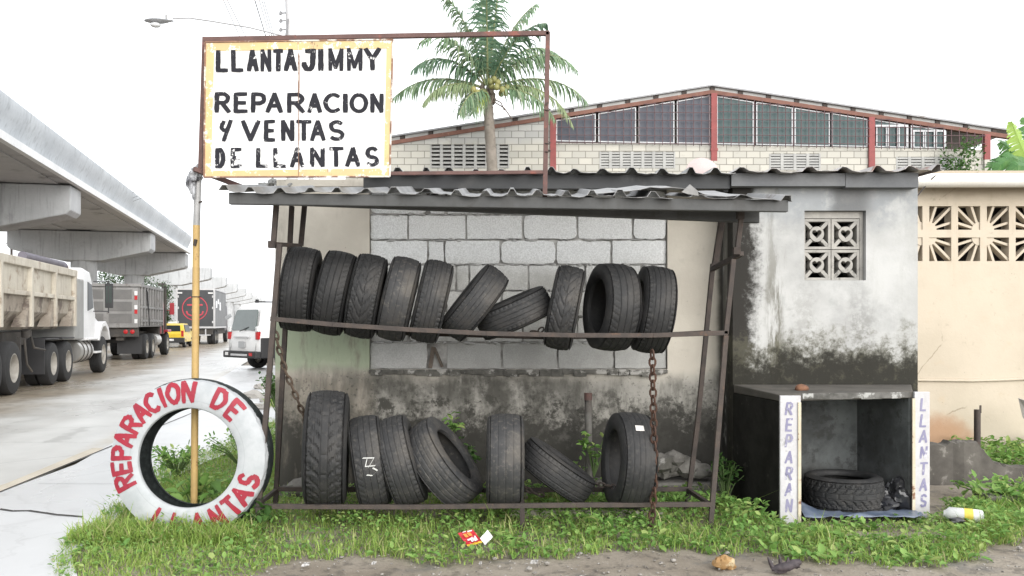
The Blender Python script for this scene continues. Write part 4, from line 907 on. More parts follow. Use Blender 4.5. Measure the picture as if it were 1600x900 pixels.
# ------------------------------------------------------------------ warehouse
YW = 26.0
wh = thing('warehouse', 'wide gabled warehouse of bare blocks with barred windows under its red roof beams', 'warehouse', (PX(1060, YW), YW, 0))
def wz(px, py): return (PX(px, YW), PZ(py, YW))
def rl(px, dy=0): return (133 + (1112 - px) * (226 - 133) / (1112 - 527) if px < 1112 else 133 + (px - 1112) * (203 - 133) / (1578 - 1112)) + dy
def wall_mat():
    m = MT('warehouse_blocks'); x, y, z = m.xyz(); b = m.t.nodes.new('ShaderNodeTexBrick'); v = m.vec(x + .02 * m.noise(3), z + .02 * m.noise(4), 0); m.t.links.new(v.s, b.inputs['Vector'])
    b.inputs['Color1'].default_value = (.36, .36, .35, 1); b.inputs['Color2'].default_value = (.46, .455, .435, 1); b.inputs['Mortar'].default_value = (.19, .185, .175, 1)
    for k_, val in (('Scale', 1), ('Mortar Size', .012), ('Brick Width', .41), ('Row Height', .205), ('Bias', 0.)): b.inputs[k_].default_value = val
    c = V_(m.t, b.outputs[0]); zz = PZ(222, YW); n = m.noise(.8, 4, .6)
    c = m.mix((z + (n - .5) * .4).sm(zz + .1, zz - .15) * .8, c, m.mix(1.0, c, (1.05, 1.02, .93), 'MULTIPLY')); c = m.mix(m.noise(3, 5, .7).sm(.58, .7) * .45, c, (.25, .24, .21))
    return m.bsdf(c, .9, 0, m.noise(20, 4), .3, .01)
M['wblock'] = wall_mat()
sill = 222
q = MB(); wl, wr = 540, 1545
def quad(q, pts, d0, d1): q.prism([wz(*p) for p in pts], YW + d0, YW + d1)
vents = [(672, 796, 226, 263), (937, 1055, 237, 263), (1202, 1282, 240, 266), (1400, 1505, 245, 271)]
def silly(px): return 222 + (px - 870) * .018 if px > 870 else 222
# wall below the windows, cut round the vents
xs_ = [wl] + [c for v in vents for c in v[:2]] + [wr]
for i in range(len(xs_) - 1):
    a, b = xs_[i], xs_[i+1]
    topf = lambda p: (rl(p, 13) if p < 866 else silly(p))
    cuts = [a] + [c for c in (866,) if a < c < b] + [b]
    for c, d in zip(cuts, cuts[1:]):
        tc = rl(c, 13) if d <= 866 else silly(c); td = rl(d, 13) if d <= 866 else silly(d)
        if i % 2 == 1:
            v = vents[i // 2]; quad(q, [(c, tc), (d, td), (d, v[2]), (c, v[2])], 0, .15); quad(q, [(c, v[3]), (d, v[3]), (d, 534), (c, 534)], 0, .15)
        else: quad(q, [(c, tc), (d, td), (d, 534), (c, 534)], 0, .15)
q.box(PX(wl, YW), PX(wl, YW) + .15, YW + .15, YW + 16, -.05, PZ(rl(wl, 24), YW)); q.box(PX(wr, YW) - .15, PX(wr, YW), YW + .15, YW + 16, -.05, PZ(245, YW))
q.build('wall', M['wblock'], wh)
vmat = wx('pale_louvre_concrete', (.40, .40, .385), (.33, .33, .32), 2, .85, (.25, .24, .22), 3, .58, .7, .1, 20)
for (a, b, c, d), n in zip(vents, (7, 7, 4, 5)):
    q = MB(); x0, z0 = wz(a, d); x1, z1 = wz(b, c); wd = (x1 - x0) / n
    for i in range(n + 1): xx = x0 + wd * i; q.box(max(xx - .045, x0), min(xx + .045, x1), YW - .01, YW + .13, z0, z1)
    for j in range(6):
        zz = z0 + (z1 - z0) * (j + .15) / 6
        q.hexa([(x0, YW + .002, zz), (x1, YW + .002, zz), (x1, YW + .14, zz + .05), (x0, YW + .14, zz + .05), (x0, YW + .002, zz + .055), (x1, YW + .002, zz + .055), (x1, YW + .14, zz + .105), (x0, YW + .14, zz + .105)])
    q.build('louvre_vent', vmat, wh)
q = MB(); q.box(PX(600, YW), PX(1540, YW), YW + 5, YW + 5.1, 0, 8); q.build('dark_backing', flat('dark_hall', (.03, .03, .035), .9), wh)  # near-black sheet standing in for the unlit hall behind vents and bars
redp = wx('faded_red_paint', (.27, .065, .062), (.21, .055, .052), 3, .7, (.16, .06, .05), 5, .6, .7, .2, 30); beam = wx('rusty_red_beam', (.20, .095, .07), (.15, .07, .052), 3, .8, (.26, .15, .10), 5, .6, .7, .3, 30)
# sloping beams, block filling between purlins, roof
q = MB()
for a, b in ((530, 1112), (1112, 1578)): quad(q, [(a, rl(a, 8)), (b, rl(b, 8)), (b, rl(b, 14)), (a, rl(a, 14))], -.05, .12)
q.build('gable_beam', beam, wh)
q = MB(); px = 545; i = 0
while px < 1540:
    e = px + 36
    if not (px < 1112 < e): quad(q, [(px, rl(px, 2.6)), (e, rl(e, 2.6)), (e, rl(e, 7.9)), (px, rl(px, 7.9))], -.0, .1)
    q2 = MB(); quad(q2, [(e + .4, rl(e + .4, 2.6)), (e + 7, rl(e + 7, 2.6)), (e + 7, rl(e + 7, 7.9)), (e + .4, rl(e + .4, 7.9))], -.04, .2); q2.build('purlin_end', M['rust_dark'], wh); px += 44
q.build('filler_blocks', wx('filler_block', (.45, .45, .44), (.36, .36, .35), 2, .9), wh)
q = MB()
for a, b in ((515, 1112), (1112, 1582)):
    (xa_, za_), (xb_, zb_) = wz(a, rl(a, 2.4)), wz(b, rl(b, 2.4)); h = .05
    q.hexa([(xa_, YW - .10, za_), (xb_, YW - .10, zb_), (xb_, YW + 16, zb_), (xa_, YW + 16, za_), (xa_, YW - .10, za_ + h), (xb_, YW - .10, zb_ + h), (xb_, YW + 16, zb_ + h), (xa_, YW + 16, za_ + h)])
q.build('roof', wx('grey_roof_sheet', (.24, .24, .25), (.32, .32, .33), 1, .6, (.18, .16, .15), 2, .6, .7), wh)
for px, t, b in ((864, 1, 270), (1115, 1, 252), (1361, 1, 268), (1541, 1, 250)):
    q = MB(); x0 = PX(px - 4.5, YW); q.box(x0, x0 + .18, YW - .08, YW + .1, PZ(b, YW) if px != 864 else -.05, PZ(rl(px, 13), YW)); q.box(x0 - .02, x0 + .2, YW - .09, YW + .11, PZ(silly(px) + 10, YW), PZ(silly(px) + 6, YW)) if px == 1115 else None
    q.k = 1; q.box(x0, x0 + .18, YW - .078, YW + .1, -.05, PZ(b, YW) - .002) if px != 864 else None
    q.build('column', [redp, M['wblock'] if px != 1361 else M['yellow']], wh)
gl = glass_mat('dusty_blue_glass', (.075, .082, .105), .35); gr_ = glass_mat('dusty_teal_glass', (.055, .095, .098), .35); wf = flat('white_window_frame', (.62, .63, .65), .5)
bar_m = flat('red_brown_bars', (.10, .055, .06), .7)
panes = [(869, 931), (935, 994), (998, 1054), (1058, 1110), (1120, 1178), (1182, 1239), (1242, 1297), (1300, 1356), (1366, 1420), (1424, 1479)]
for i, (a, b) in enumerate(panes):
    ta, tb = rl(a, 15.5), rl(b, 15.5); ba, bb = silly(a) - 1.5, silly(b) - 1.5
    fr_ = MB(); t = 1.7
    quad(fr_, [(a, ta), (a + t, ta), (a + t, ba), (a, ba)], .02, .08); quad(fr_, [(b - t, tb), (b, tb), (b, bb), (b - t, bb)], .02, .08)
    quad(fr_, [(a + t, ta), (b - t, tb), (b - t, tb + t), (a + t, ta + t)], .022, .08); quad(fr_, [(a + t, ba - t), (b - t, bb - t), (b - t, bb), (a + t, ba)], .022, .08)
    if i >= 8:   # white sliding sash in the lower part
        tt_ = 197 + (i - 8) * 8
        for c in (a + 3, a + 18, a + 21, a + 35, a + 38, b - 4): quad(fr_, [(c, tt_), (c + 1.8, tt_), (c + 1.8, bb - t), (c, bb - t)], -.01, .018)
        quad(fr_, [(a + 2, tt_ - 2), (b - 2, tt_ - 2), (b - 2, tt_ + 1), (a + 2, tt_ + 1)], -.012, .018)
    f_ = fr_.build('window', wf, wh)
    g_ = MB(); quad(g_, [(a + t, ta + t), (b - t, tb + t), (b - t, bb - t), (a + t, ba - t)], .045, .06); g_.build('pane', gl if i < 4 else gr_, f_)
    if i == 3 or i == 7: pass
for a, b in ((868, 1110), (1120, 1357), (1366, 1537)):
    q = MB(); px = a + 9
    while px < b:
        (x0, z0) = wz(px, rl(px, 14)); z1 = PZ(silly(px) + 3, YW); q.bar((x0, YW - .10, z0), (x0, YW - .10, z1), .021); px += 12.1
    for py in range(152, 236, 12):
        if a < 1112: x0 = max(a, 1112 - (py - 20 - 133) / ((226 - 133) / 585) if py > 153 else a); x1 = b
        else: x0 = a; x1 = min(b, 1112 + (py - 13 - 133) / (70 / 466))
        if a < 1112: x0 = max(a, 1112 - max(0, (py - 14 - 133)) * 585 / 93)
        if x1 - x0 > 8 and py < silly(b) : q.bar((PX(x0, YW), YW - .12, PZ(py, YW)), (PX(x1, YW), YW - .12, PZ(py + (.018 * (x1 - x0)) * .5, YW)), .019)
    q.build('window_grille', bar_m, wh)
q = MB(); quad(q, [(wl, 222), (866, 222), (866, 223), (wl, 223)], -.0, .0) if False else None
# satellite dish
dish = thing('satellite_dish', 'pale pinkish satellite dish just showing over the corrugated roof edge', 'dish', tuple(P(1097, 272, 10.5)))
q = MB(); q.lathe([(0.002, .06), (.07, .055), (.14, .036), (.205, .0), (.205, .012), (.14, .048), (.07, .067), (.002, .072)], P(1097, 271, 10.5), (0, -1, .25), 32); q.build('reflector', flat('pale_pink_dish', (.52, .42, .405), .7), dish, smooth=60)
q = MB(); q.tube([P(1097, 271, 10.6), P(1097, 290, 10.65), P(1097, 300, 10.7)], .02, 8); q.build('mast', M['rust'], dish)
# ------------------------------------------------------------------ vegetation
def leafmat(name, c1, c2, c3=None, tr=.4, rough=.6, sc=1.2):
    m = MT(name); i = m.island(); n = m.noise(sc, 3, .6); col = m.mix((i * .6 + n * .4).sm(.2, .8), c1, c2)
    if c3: col = m.mix(i.sm(.80, .92), col, c3)
    return m.bsdf(col, rough, trans=tr, spec=.3)
GR = leafmat('grass_blades', (.23, .35, .075), (.37, .50, .13), (.48, .46, .23)); WD = leafmat('weed_leaves', (.15, .30, .07), (.30, .47, .13), (.40, .50, .17))
WD2 = leafmat('dark_weed_leaves', (.05, .115, .03), (.10, .20, .05)); TREE = leafmat('tree_leaves', (.035, .075, .03), (.085, .14, .055), None, .2)
def mesh_from(name, V, F_, mat):
    me = bpy.data.meshes.new(name); V = np.asarray(V, dtype=np.float32).reshape(-1, 3); me.vertices.add(len(V)); me.vertices.foreach_set('co', V.ravel())
    F_ = np.asarray(F_, dtype=np.int32); k = F_.shape[1]; me.loops.add(F_.size); me.loops.foreach_set('vertex_index', F_.ravel())
    me.polygons.add(len(F_)); me.polygons.foreach_set('loop_start', np.arange(0, F_.size, k, dtype=np.int32)); me.update(calc_edges=True); me.validate()
    me.materials.append(mat); o = bpy.data.objects.new(name, me); COL.objects.link(o); return o
def blades(pos, hgt, wid, lean, droop):
    """bent grass blades: two quads and a tip each"""
    n = len(pos); az_ = rng.uniform(0, 2*np.pi, n); d = np.stack([np.cos(az_), np.sin(az_), np.zeros(n)], 1); s = np.stack([-np.sin(az_), np.cos(az_), np.zeros(n)], 1)
    V = np.zeros((n, 6, 3)); up = np.array([0, 0, 1.0])
    for k, t in enumerate((0, .55, 1.0)):
        c = pos + d * (lean * t * t * hgt)[:, None] + up * (hgt * (t - droop * t * t))[:, None]; w_ = wid * (1.0, .8, .12)[k]
        V[:, 2*k] = c - s * w_[:, None]; V[:, 2*k+1] = c + s * w_[:, None]
    b = (np.arange(n) * 6)[:, None]; F_ = np.concatenate([b + np.array([[0, 1, 3, 2]]), b + np.array([[2, 3, 5, 4]])], 0)
    return V.reshape(-1, 3), F_
def leaves(c, size, tilt=.5, asp=.6):
    """pointed leaves folded along the midrib"""
    n = len(c); az_ = rng.uniform(0, 2*np.pi, n); el = rng.normal(.15, tilt, n); d = np.stack([np.cos(az_)*np.cos(el), np.sin(az_)*np.cos(el), np.sin(el)], 1)
    s = np.stack([-np.sin(az_), np.cos(az_), rng.normal(0, .25, n)], 1); s /= np.linalg.norm(s, axis=1)[:, None]; u = np.cross(d, s); u *= np.sign(u[:, 2:3] + 1e-9)
    S = size[:, None]; V = np.zeros((n, 6, 3)); V[:, 0] = c; V[:, 1] = c + d*S*.35 + s*S*asp*.5 + u*S*.10; V[:, 2] = c + d*S*.75 + s*S*asp*.33 + u*S*.06; V[:, 3] = c + d*S - u*S*.10; V[:, 4] = c + d*S*.75 - s*S*asp*.33 + u*S*.06; V[:, 5] = c + d*S*.35 - s*S*asp*.5 + u*S*.10
    b = (np.arange(n) * 6)[:, None]; return V.reshape(-1, 3), np.concatenate([b + np.array([[0, 1, 2, 3]]), b + np.array([[0, 3, 4, 5]])], 0)
def inpoly(x, y, poly):
    r_ = np.zeros(len(x), bool); n = len(poly)
    for i in range(n):
        (x0, y0), (x1, y1) = poly[i], poly[(i+1) % n]; c = ((y0 > y) != (y1 > y)) & (x < (x1 - x0) * (y - y0) / (y1 - y0 + 1e-12) + x0); r_ ^= c
    return r_
def fbm(x, y, s, o=0.0):
    return np.array([mnoise.noise(Vector((a * s + o, b * s, o))) for a, b in zip(x, y)])
GPTS = [(84, 868), (100, 896), (150, 904), (290, 905), (385, 898), (420, 876), (480, 868), (560, 862), (640, 868), (720, 872), (800, 866), (880, 864), (960, 858), (1060, 852), (1110, 856), (1190, 862), (1260, 872), (1330, 872), (1400, 880), (1470, 878), (1520, 868), (1545, 846), (1620, 830)]
gpoly = [G(*p) for p in GPTS] + [(5.6, 6.6), (5.6, 7.25), (3.5, 7.1), (3.4, 6.75), (2.0, 6.4), (1.85, 7.2), (1.3, 7.55), (-2.1, 7.55), (-2.15, 9), (-2.2, 12), (-3.6, 13.5), (-3.5, 10.4), (-3.75, 9.2), (-3.35, 7.9)] + [G(170, 806)]
BARE = [(PX(1405, 6.0), 6.02, .50, .13), (PX(1340, 6.3), 6.38, .45, .10)]
def scatter(n):
    x = rng.uniform(-4.0, 5.6, n); y = rng.uniform(4.9, 13.5, n); jx = fbm(x, y, 2.6, 3) * .10 + fbm(x, y, 9, 8) * .06; jy = fbm(x, y, 2.2, 5) * .14 + fbm(x, y, 8, 1) * .08
    k = inpoly(x + jx, y + jy + .09, gpoly)
    for bx, by, rx, ry_ in BARE: k &= (((x + jx - bx) / rx) ** 2 + ((y + jy * .6 - by) / ry_) ** 2) > 1 - .3 * rng.random(n)
    k &= ~((((x - PX(744, 5.7)) / .17) ** 2 + ((y - 5.66) / .13) ** 2 < 1) & (rng.random(n) > .25))
    k &= ~((x > 2.0) & (x < 3.15) & (y > 6.5) & (y < 7.3))
    far = y > 8.2; k &= ~(far & (rng.random(n) > .55)); return x[k], y[k]
def under(x, y): return (x > -1.85) & (x < 1.45) & (y > 6.25) & (y < 7.6)
x, y = scatter(300000); dens = fbm(x, y, 1.6, 11); leftish = np.clip((-.9 - x) / 1.6, 0, 1)
k = rng.random(len(x)) < np.clip(.55 + .3 * leftish + dens * .45, .2, 1) * np.where(under(x, y), .55, 1); x, y, dens = x[k], y[k], dens[k]
front = np.clip((y - 4.8) / .9, .4, 1)
h = rng.gamma(5, .0145, len(x)) * (.62 + .45 * np.clip((dens + .3) * 1.4, 0, 1)) * front * 1.25; tall = rng.random(len(x)) < .02; h[tall] *= 1.9; h *= np.where(x < -.9, .82, 1); h *= np.where((x > 1.9) & (x < 3.3) & (y > 6.05), .55, 1)
V, F_ = blades(np.stack([x, y, np.full(len(x), -.01)], 1), h, rng.uniform(.0022, .0048, len(x)), rng.uniform(.2, 1.1, len(x)), rng.uniform(.05, .35, len(x)))
tag(mesh_from('grass', V, F_, GR), 'bright green tufty grass on the verge in front of the tyre rack', 'grass', kind='stuff')
x, y = scatter(120000); dens = fbm(x, y, 1.9, 31); rightish = np.clip((x + .9) / 1.6, 0, 1)
k = rng.random(len(x)) < np.clip(.5 + .4 * rightish + dens * .9, .16, 1); x, y, dens = x[k], y[k], dens[k]
front = np.clip((y - 5.2) / 1.0, .25, 1); z = rng.random(len(x)) ** .6 * (.05 + .12 * np.clip(dens + .45, 0, 1)) * front * np.where((x > 1.9) & (x < 3.4) & (y > 6.05), .42, 1)
V, F_ = leaves(np.stack([x, y, z], 1), np.clip(rng.lognormal(-3.35, .38, len(x)), .014, .09) * (.8 + .3 * rightish[k]), .45, .62)
tag(mesh_from('weeds', V, F_, WD), 'low broad leaved weeds growing through the verge grass', 'weeds', kind='stuff')
n = 5000; x = rng.uniform(-3.15, -1.75, n); y = rng.uniform(5.75, 6.12, n) ; kk = ((x + 2.42) ** 2) < .62 ** 2; x, y = x[kk], y[kk]
V, F_ = blades(np.stack([x, y, np.full(len(x), -.01)], 1), rng.gamma(6, .016, len(x)), rng.uniform(.003, .006, len(x)), rng.uniform(.2, 1.0, len(x)), rng.uniform(.05, .3, len(x)))
tag(mesh_from('grass', V, F_, GR), 'taller grass tufts hiding the foot of the white truck tyre', 'grass', kind='stuff')
# raised weeds behind the low wall, and at the van's verge
n = 2600; x = rng.uniform(PX(1530, 8.3), 6.4, n); y = rng.uniform(8.12, 9.1, n); V, F_ = leaves(np.stack([x, y, .02 + rng.random(n) * .22 + (y - 8.1) * .05], 1), rng.uniform(.04, .08, n), .5)
tag(mesh_from('weeds', V, F_, WD), 'weeds behind the low black wall beneath the cream house', 'weeds', kind='stuff')
n = 9000; x = rng.uniform(-6.2, -3.6, n); y = rng.uniform(15, 24, n); kk = (x > redge_np(y) + .5) if False else (x > -4.86 - .238 * (y - 10.2) + 1.6) & (x < -2.6); x, y = x[kk], y[kk]
V, F_ = blades(np.stack([x, y, np.zeros(len(x))], 1), rng.uniform(.05, .16, len(x)), np.full(len(x), .012), rng.uniform(.2, .9, len(x)), rng.uniform(0, .3, len(x)))
tag(mesh_from('grass', V, F_, GR), 'strip of grass beside the driveway below the white van', 'grass', kind='stuff')
def plant(name, label, base, h, n, spread, size, mat, stem=True, seed=0, group=None):
    t = thing(name, label, 'plant', tuple(base), group=group); r_ = random.Random(seed); q = MB(); tips = []
    for i in range(max(3, n // 7)):
        a = r_.uniform(0, 6.28); b = Vector(base); e = b + Vector((math.cos(a) * spread * r_.uniform(.2, 1), math.sin(a) * spread * r_.uniform(.2, 1), h * r_.uniform(.55, 1)))
        mid = b.lerp(e, .5) + Vector((0, 0, h * .12)); q.tube([b, mid, e], [.006, .005, .003], 5); tips += [mid.lerp(e, r_.uniform(0, 1)) for _ in range(8)] + [e]
    q.build('stem', flat('green_stem', (.10, .16, .05), .7), t)
    c = np.array([tuple(r_.choice(tips) + Vector((r_.gauss(0, size * .4), r_.gauss(0, size * .4), r_.gauss(0, size * .3)))) for _ in range(n)])
    V, F_ = leaves(c - np.array(base), np.array([size * r_.uniform(.6, 1.15) for _ in range(n)]), .5, .6); o = mesh_from('foliage', V, F_, mat); o.parent = t; return t
plant('weed_plant', 'young leafy weed growing on the dark wall above the tipped lower tyre', P(705, 700, 7.4), .33, 34, .10, .075, WD, seed=1)
plant('weed_plant', 'leafy weed behind the grey vent pipe', P(928, 745, 7.3), .36, 60, .12, .065, WD, seed=2)
plant('weed_plant', 'small weed at the foot of the wall left of the vent pipe', P(895, 750, 7.3), .16, 34, .12, .05, WD, seed=12)
plant('weed_plant', 'dark broad leaved weed behind the tipped lower tyre', P(735, 755, 7.2), .38, 46, .14, .06, WD2, seed=3)
plant('weed_plant', 'big soft leaved weed growing inside the white painted tyre', Vector((PX(300, 6.55), 6.62, 0)), .30, 60, .22, .13, WD, seed=4)
plant('weed_plant', 'broad leaf weed by the lower right of the painted tyre', Vector((PX(410, 6.1), 6.15, 0)), .16, 26, .14, .09, WD2, seed=5)
plant('weed_plant', 'leafy shrubby weeds in front of the low black wall', Vector((PX(1530, 7.4), 7.2, 0)), .16, 120, .34, .085, WD, seed=6)
plant('weed_plant', 'tall weed clump at the right edge in front of the low wall', Vector((PX(1590, 7.2), 7.1, 0)), .16, 110, .34, .085, WD, seed=7)
plant('weed_plant', 'weed bush between the driveway and the left rack leg', Vector((PX(375, 8.6), 8.7, 0)), .42, 240, .42, .06, WD, seed=8)
plant('weed_plant', 'weeds seen through the white tyre left of the pole', Vector((PX(268, 8.2), 8.3, 0)), .30, 220, .36, .06, WD, seed=9)
plant('weed_plant', 'dark weeds in the corner between the wall and the bench side', Vector((PX(1135, 7.0), 7.05, 0)), .42, 130, .16, .06, WD2, seed=10)
plant('shrub', 'small green bush behind the left rack legs near the van', Vector((PX(428, 13), 13.3, 0)), .75, 420, .36, .08, WD2, seed=11)

# coconut palm
PB = 24.0
palm = thing('coconut_palm', 'coconut palm with ragged drooping fronds in front of the warehouse', 'palm tree', (PX(773, PB), PB, 0))
q = MB(); pts = [Vector((PX(775, PB), PB, 0)), P(773, 380, PB), P(770, 280, PB), P(766, 215, PB), P(763, 170, PB), P(762, 150, PB)]; fine = []
for a, b in zip(pts, pts[1:]): fine += [a.lerp(b, t) for t in np.linspace(0, 1, 12)[:-1]]
fine.append(pts[-1]); q.tube(fine, [.17 - .045 * i / len(fine) + (.012 if i % 3 == 0 else 0) for i in range(len(fine))], 14); q.build('trunk', wx('palm_bark', (.17, .15, .125), (.25, .22, .19), 4, .95, (.16, .14, .12), 9, .55, .65, .5, 30, streak=((.18, .16, .14), .4)), palm, smooth=40)
CR = P(762, 140, PB)
PG = leafmat('palm_leaflets', (.13, .21, .12), (.22, .31, .18), (.32, .38, .24), .25, .45); PGd = leafmat('palm_leaflets_dark', (.075, .15, .095), (.15, .23, .14), None, .25, .4); PGp = leafmat('palm_leaflets_pale', (.20, .27, .14), (.30, .36, .20), None, .3, .4); PY = leafmat('palm_leaflets_yellow', (.30, .38, .05), (.42, .46, .08), None, .3)  # greens kept pale: lens glare over the palm put into the leaf colour
RA = flat('frond_rib', (.20, .22, .10), .7)
def frond(dirv, L_, droop, mat, seed, leaflen=.62, n=62, curl=0.0, fall=1.9):
    r_ = random.Random(seed); d = Vector(dirv).normalized(); p = CR + d * .12; path = [p.copy()]; tang = []; st = L_ / 24
    for i in range(24):
        d = (d + Vector((curl * st, 0, -droop * st * (.35 + 1.3 * i / 24)))).normalized(); p = p + d * st; path.append(p.copy()); tang.append(d.copy())
    tang.append(d.copy()); q = MB(); q.tube(path, [.032 * (1 - .85 * i / 24) + .004 for i in range(25)], 5)
    fr_ = q.build('frond', RA, palm); V = []; F_ = []; off = off_of(palm)
    for i in range(n):
        t = .12 + .88 * i / n; f = t * 24; k = min(23, int(f)); c = path[k].lerp(path[k+1], f - k); dv = tang[k]
        side = dv.cross(Vector((0, 0, 1))); side = side.normalized() if side.length > .05 else Vector((1, 0, 0)); upv = side.cross(dv)
        fl_ = fall * r_.uniform(.5, 1.5); ll = leaflen * (math.sin(math.pi * min(1, .22 + .78 * t)) ** .55) * r_.uniform(.65, 1.15) + .05
        for s_ in (-1, 1):
            if r_.random() < .12 or mnoise.noise(Vector((t * 9, seed * 3.3, s_))) > .38: continue
            a = (side * s_ * .85 + dv * (.45 + .5 * t) + upv * r_.uniform(.05, .3)).normalized(); pt = c.copy(); wv = dv * .024; b = len(V)
            for j in range(4):
                w_ = (1, .95, .7, .08)[j]; V += [pt - wv * w_ - off, pt + wv * w_ - off]
                a = (a + Vector((0, 0, -fl_ * (.25 + .35 * j) * r_.uniform(.7, 1.3)))).normalized(); pt = pt + a * ll / 3
            F_ += [(b+2*j, b+2*j+1, b+2*j+3, b+2*j+2) for j in range(3)]
    o = mesh_from('leaflets', [tuple(v) for v in V], F_, mat); o.parent = fr_
# (direction across, depth, up), length, droop
FR = [((-.06, .2, 1), 3.2, .16, PGd), ((.10, -.15, 1), 3.1, .18, PGd), ((.0, -.35, 1), 2.6, .3, PGd), ((.30, .1, .95), 2.9, .35, PG), ((-.26, -.1, .96), 2.8, .4, PG), ((-.45, -.3, .9), 2.7, .75, PG), ((.45, -.4, .9), 2.6, .5, PGd),
      ((-1, .1, .42), 2.85, .42, PG), ((-1, -.35, .25), 2.0, .70, PGp), ((-.75, -.1, .85), 2.4, .75, PGd), ((-.38, -.5, -.15), 1.5, .9, PG), ((-.30, -.6, -.25), 1.25, 1.2, PG),
      ((1, .1, .42), 2.95, .42, PG), ((1, -.2, .18), 2.85, .6, PGp), ((.85, -.1, .95), 2.9, .65, PG), ((.9, -.4, -.02), 2.3, .55, PG), ((.6, .3, 1.1), 3.0, .6, PG)]
for i, (dv, L_, dr, mt) in enumerate(FR): frond(dv, L_ * 1.0, dr * 1.1, mt, i, .78 if mt is not PGp else .55)
frond((-.25, -.75, -.35), 1.15, 1.1, PY, 90, .42, 40)
cm = wx('green_coconut', (.26, .24, .08), (.20, .21, .08), 5, .6, v='obj')
for px, py in ((766, 127), (772, 124), (778, 129), (768, 134), (776, 136), (740, 140), (746, 145), (738, 148), (785, 140), (790, 145), (783, 146), (792, 137)):
    q = MB(); q.rock(P(px, py, PB - .25 - .1 * (px % 3)), .085, .085, .10, px, 2, .08); q.build('coconut', cm, palm, smooth=80)
q = MB()
for a, b in (((770, 158), (800, 186)), ((772, 155), (788, 172)), ((764, 150), (768, 162))): q.tube([P(*a, PB - .15), P((a[0]+b[0])/2 + 3, (a[1]+b[1])/2 - 3, PB - .3), P(*b, PB - .4)], .018, 5)
q.build('dead_stalks', wx('dead_stalk', (.16, .12, .095), (.10, .08, .065), 5, .9), palm)
q = MB()
for i in range(14): q.rock(P(762 + random.uniform(-10, 10), 152 + random.uniform(-14, 8), PB + random.uniform(-.15, .15)), .08, .08, .14, i, 1, .5)
q.build('crown_shaft', wx('crown_fibre', (.19, .165, .13), (.12, .10, .08), 8, .95, bump=.6), palm, smooth=60)

# banana, bush, vine
ban = thing('banana_plant', 'banana plant with one bright upright leaf behind the cream house roof', 'banana plant', (PX(1600, 14), 14, 2.2))
BG = leafmat('banana_leaf', (.08, .19, .06), (.13, .25, .08), None, .35, .4); BY = leafmat('young_banana_leaf', (.32, .46, .10), (.36, .50, .12), None, .45, .4)
def bleaf(pts, wd, mat):
    q = MB(); n = len(pts); V = []
    fine = []
    for k in range(24):
        f = k / 23 * (n - 1); i = min(n - 2, int(f)); fine.append(pts[i].lerp(pts[i+1], f - i))
    for k in range(23):                      # the blade is torn into strips along the side veins
        for sg_ in (-1, 1):
            row = []
            for kk in (k, k + 1):
                c = fine[kk]; d = (fine[min(kk+1, 23)] - fine[max(kk-1, 0)]).normalized(); s_ = d.cross(Vector((0, -1, .15))).normalized(); w_ = wd * math.sin(math.pi * min(1, .12 + .86 * kk / 23)) ** .6
                row.append((c, s_, w_, d))
            dr = rr.uniform(.05, .40); ln = rr.uniform(.8, 1.05); sl = .25 * wd
            (c0, s0, w0, d0), (c1, s1, w1, d1) = row; mid = [c + s_ * sg_ * w_ * .55 + Vector((0, .02, -dr * w_ * .2)) + d_ * sl * .4 for c, s_, w_, d_ in row]; tip = [c + s_ * sg_ * w_ * ln * (1 if n_ == 0 else .97) + Vector((0, .05, -dr * w_)) + d_ * sl * (1 if n_ == 0 else .86) for n_, (c, s_, w_, d_) in enumerate(row)]
            q.add([c0 + Vector((0, -.02, 0)), c1 + Vector((0, -.02, 0)), mid[1], mid[0], tip[1], tip[0]], [(0, 1, 2, 3), (3, 2, 4, 5)])
    q.tube(fine, [.016 * (1 - .8 * k / 24) for k in range(24)], 5)
    q.build('leaf', mat, ban)
bb = P(1612, 300, 14)
bleaf([P(1608, 258, 14), P(1600, 240, 13.9), P(1588, 212, 13.9), P(1580, 190, 13.8)], .16, BY)
bleaf([bb, P(1600, 255, 13.8), P(1580, 245, 13.6), P(1562, 258, 13.5), P(1555, 272, 13.5)], .12, BG)
bleaf([bb, P(1590, 250, 14.2), P(1572, 228, 14.2), P(1562, 222, 14.1)], .15, BG); bleaf([bb, P(1612, 230, 14.3), P(1610, 190, 14.4), P(1630, 160, 14.4)], .2, BG)
bleaf([bb, P(1608, 262, 13.6), P(1590, 258, 13.4), P(1577, 270, 13.4)], .12, BG); bleaf([bb, P(1640, 240, 14), P(1665, 230, 14)], .2, BG); bleaf([bb, P(1585, 262, 14.3), P(1562, 250, 14.4), P(1545, 262, 14.4)], .14, BG)
q = MB(); q.tube([Vector((bb.x, 14, 0)), bb, P(1610, 262, 14)], [.14, .11, .07], 10); q.build('trunk', wx('banana_stem', (.16, .2, .08), (.2, .17, .09), 4, .7), ban, smooth=60)
def crown(c, rx, ry_, rz, n, size, holes=.0, seed=1, k=14):
    r_ = np.random.default_rng(seed); cl = r_.normal(0, .5, (k, 3)); cl /= np.maximum(1, np.linalg.norm(cl, axis=1))[:, None]
    idx = r_.integers(0, k, n); p = cl[idx] * np.array([rx, ry_, rz]) + r_.normal(0, .20, (n, 3)) * np.array([rx, ry_, rz]) ; return p + np.array(c)
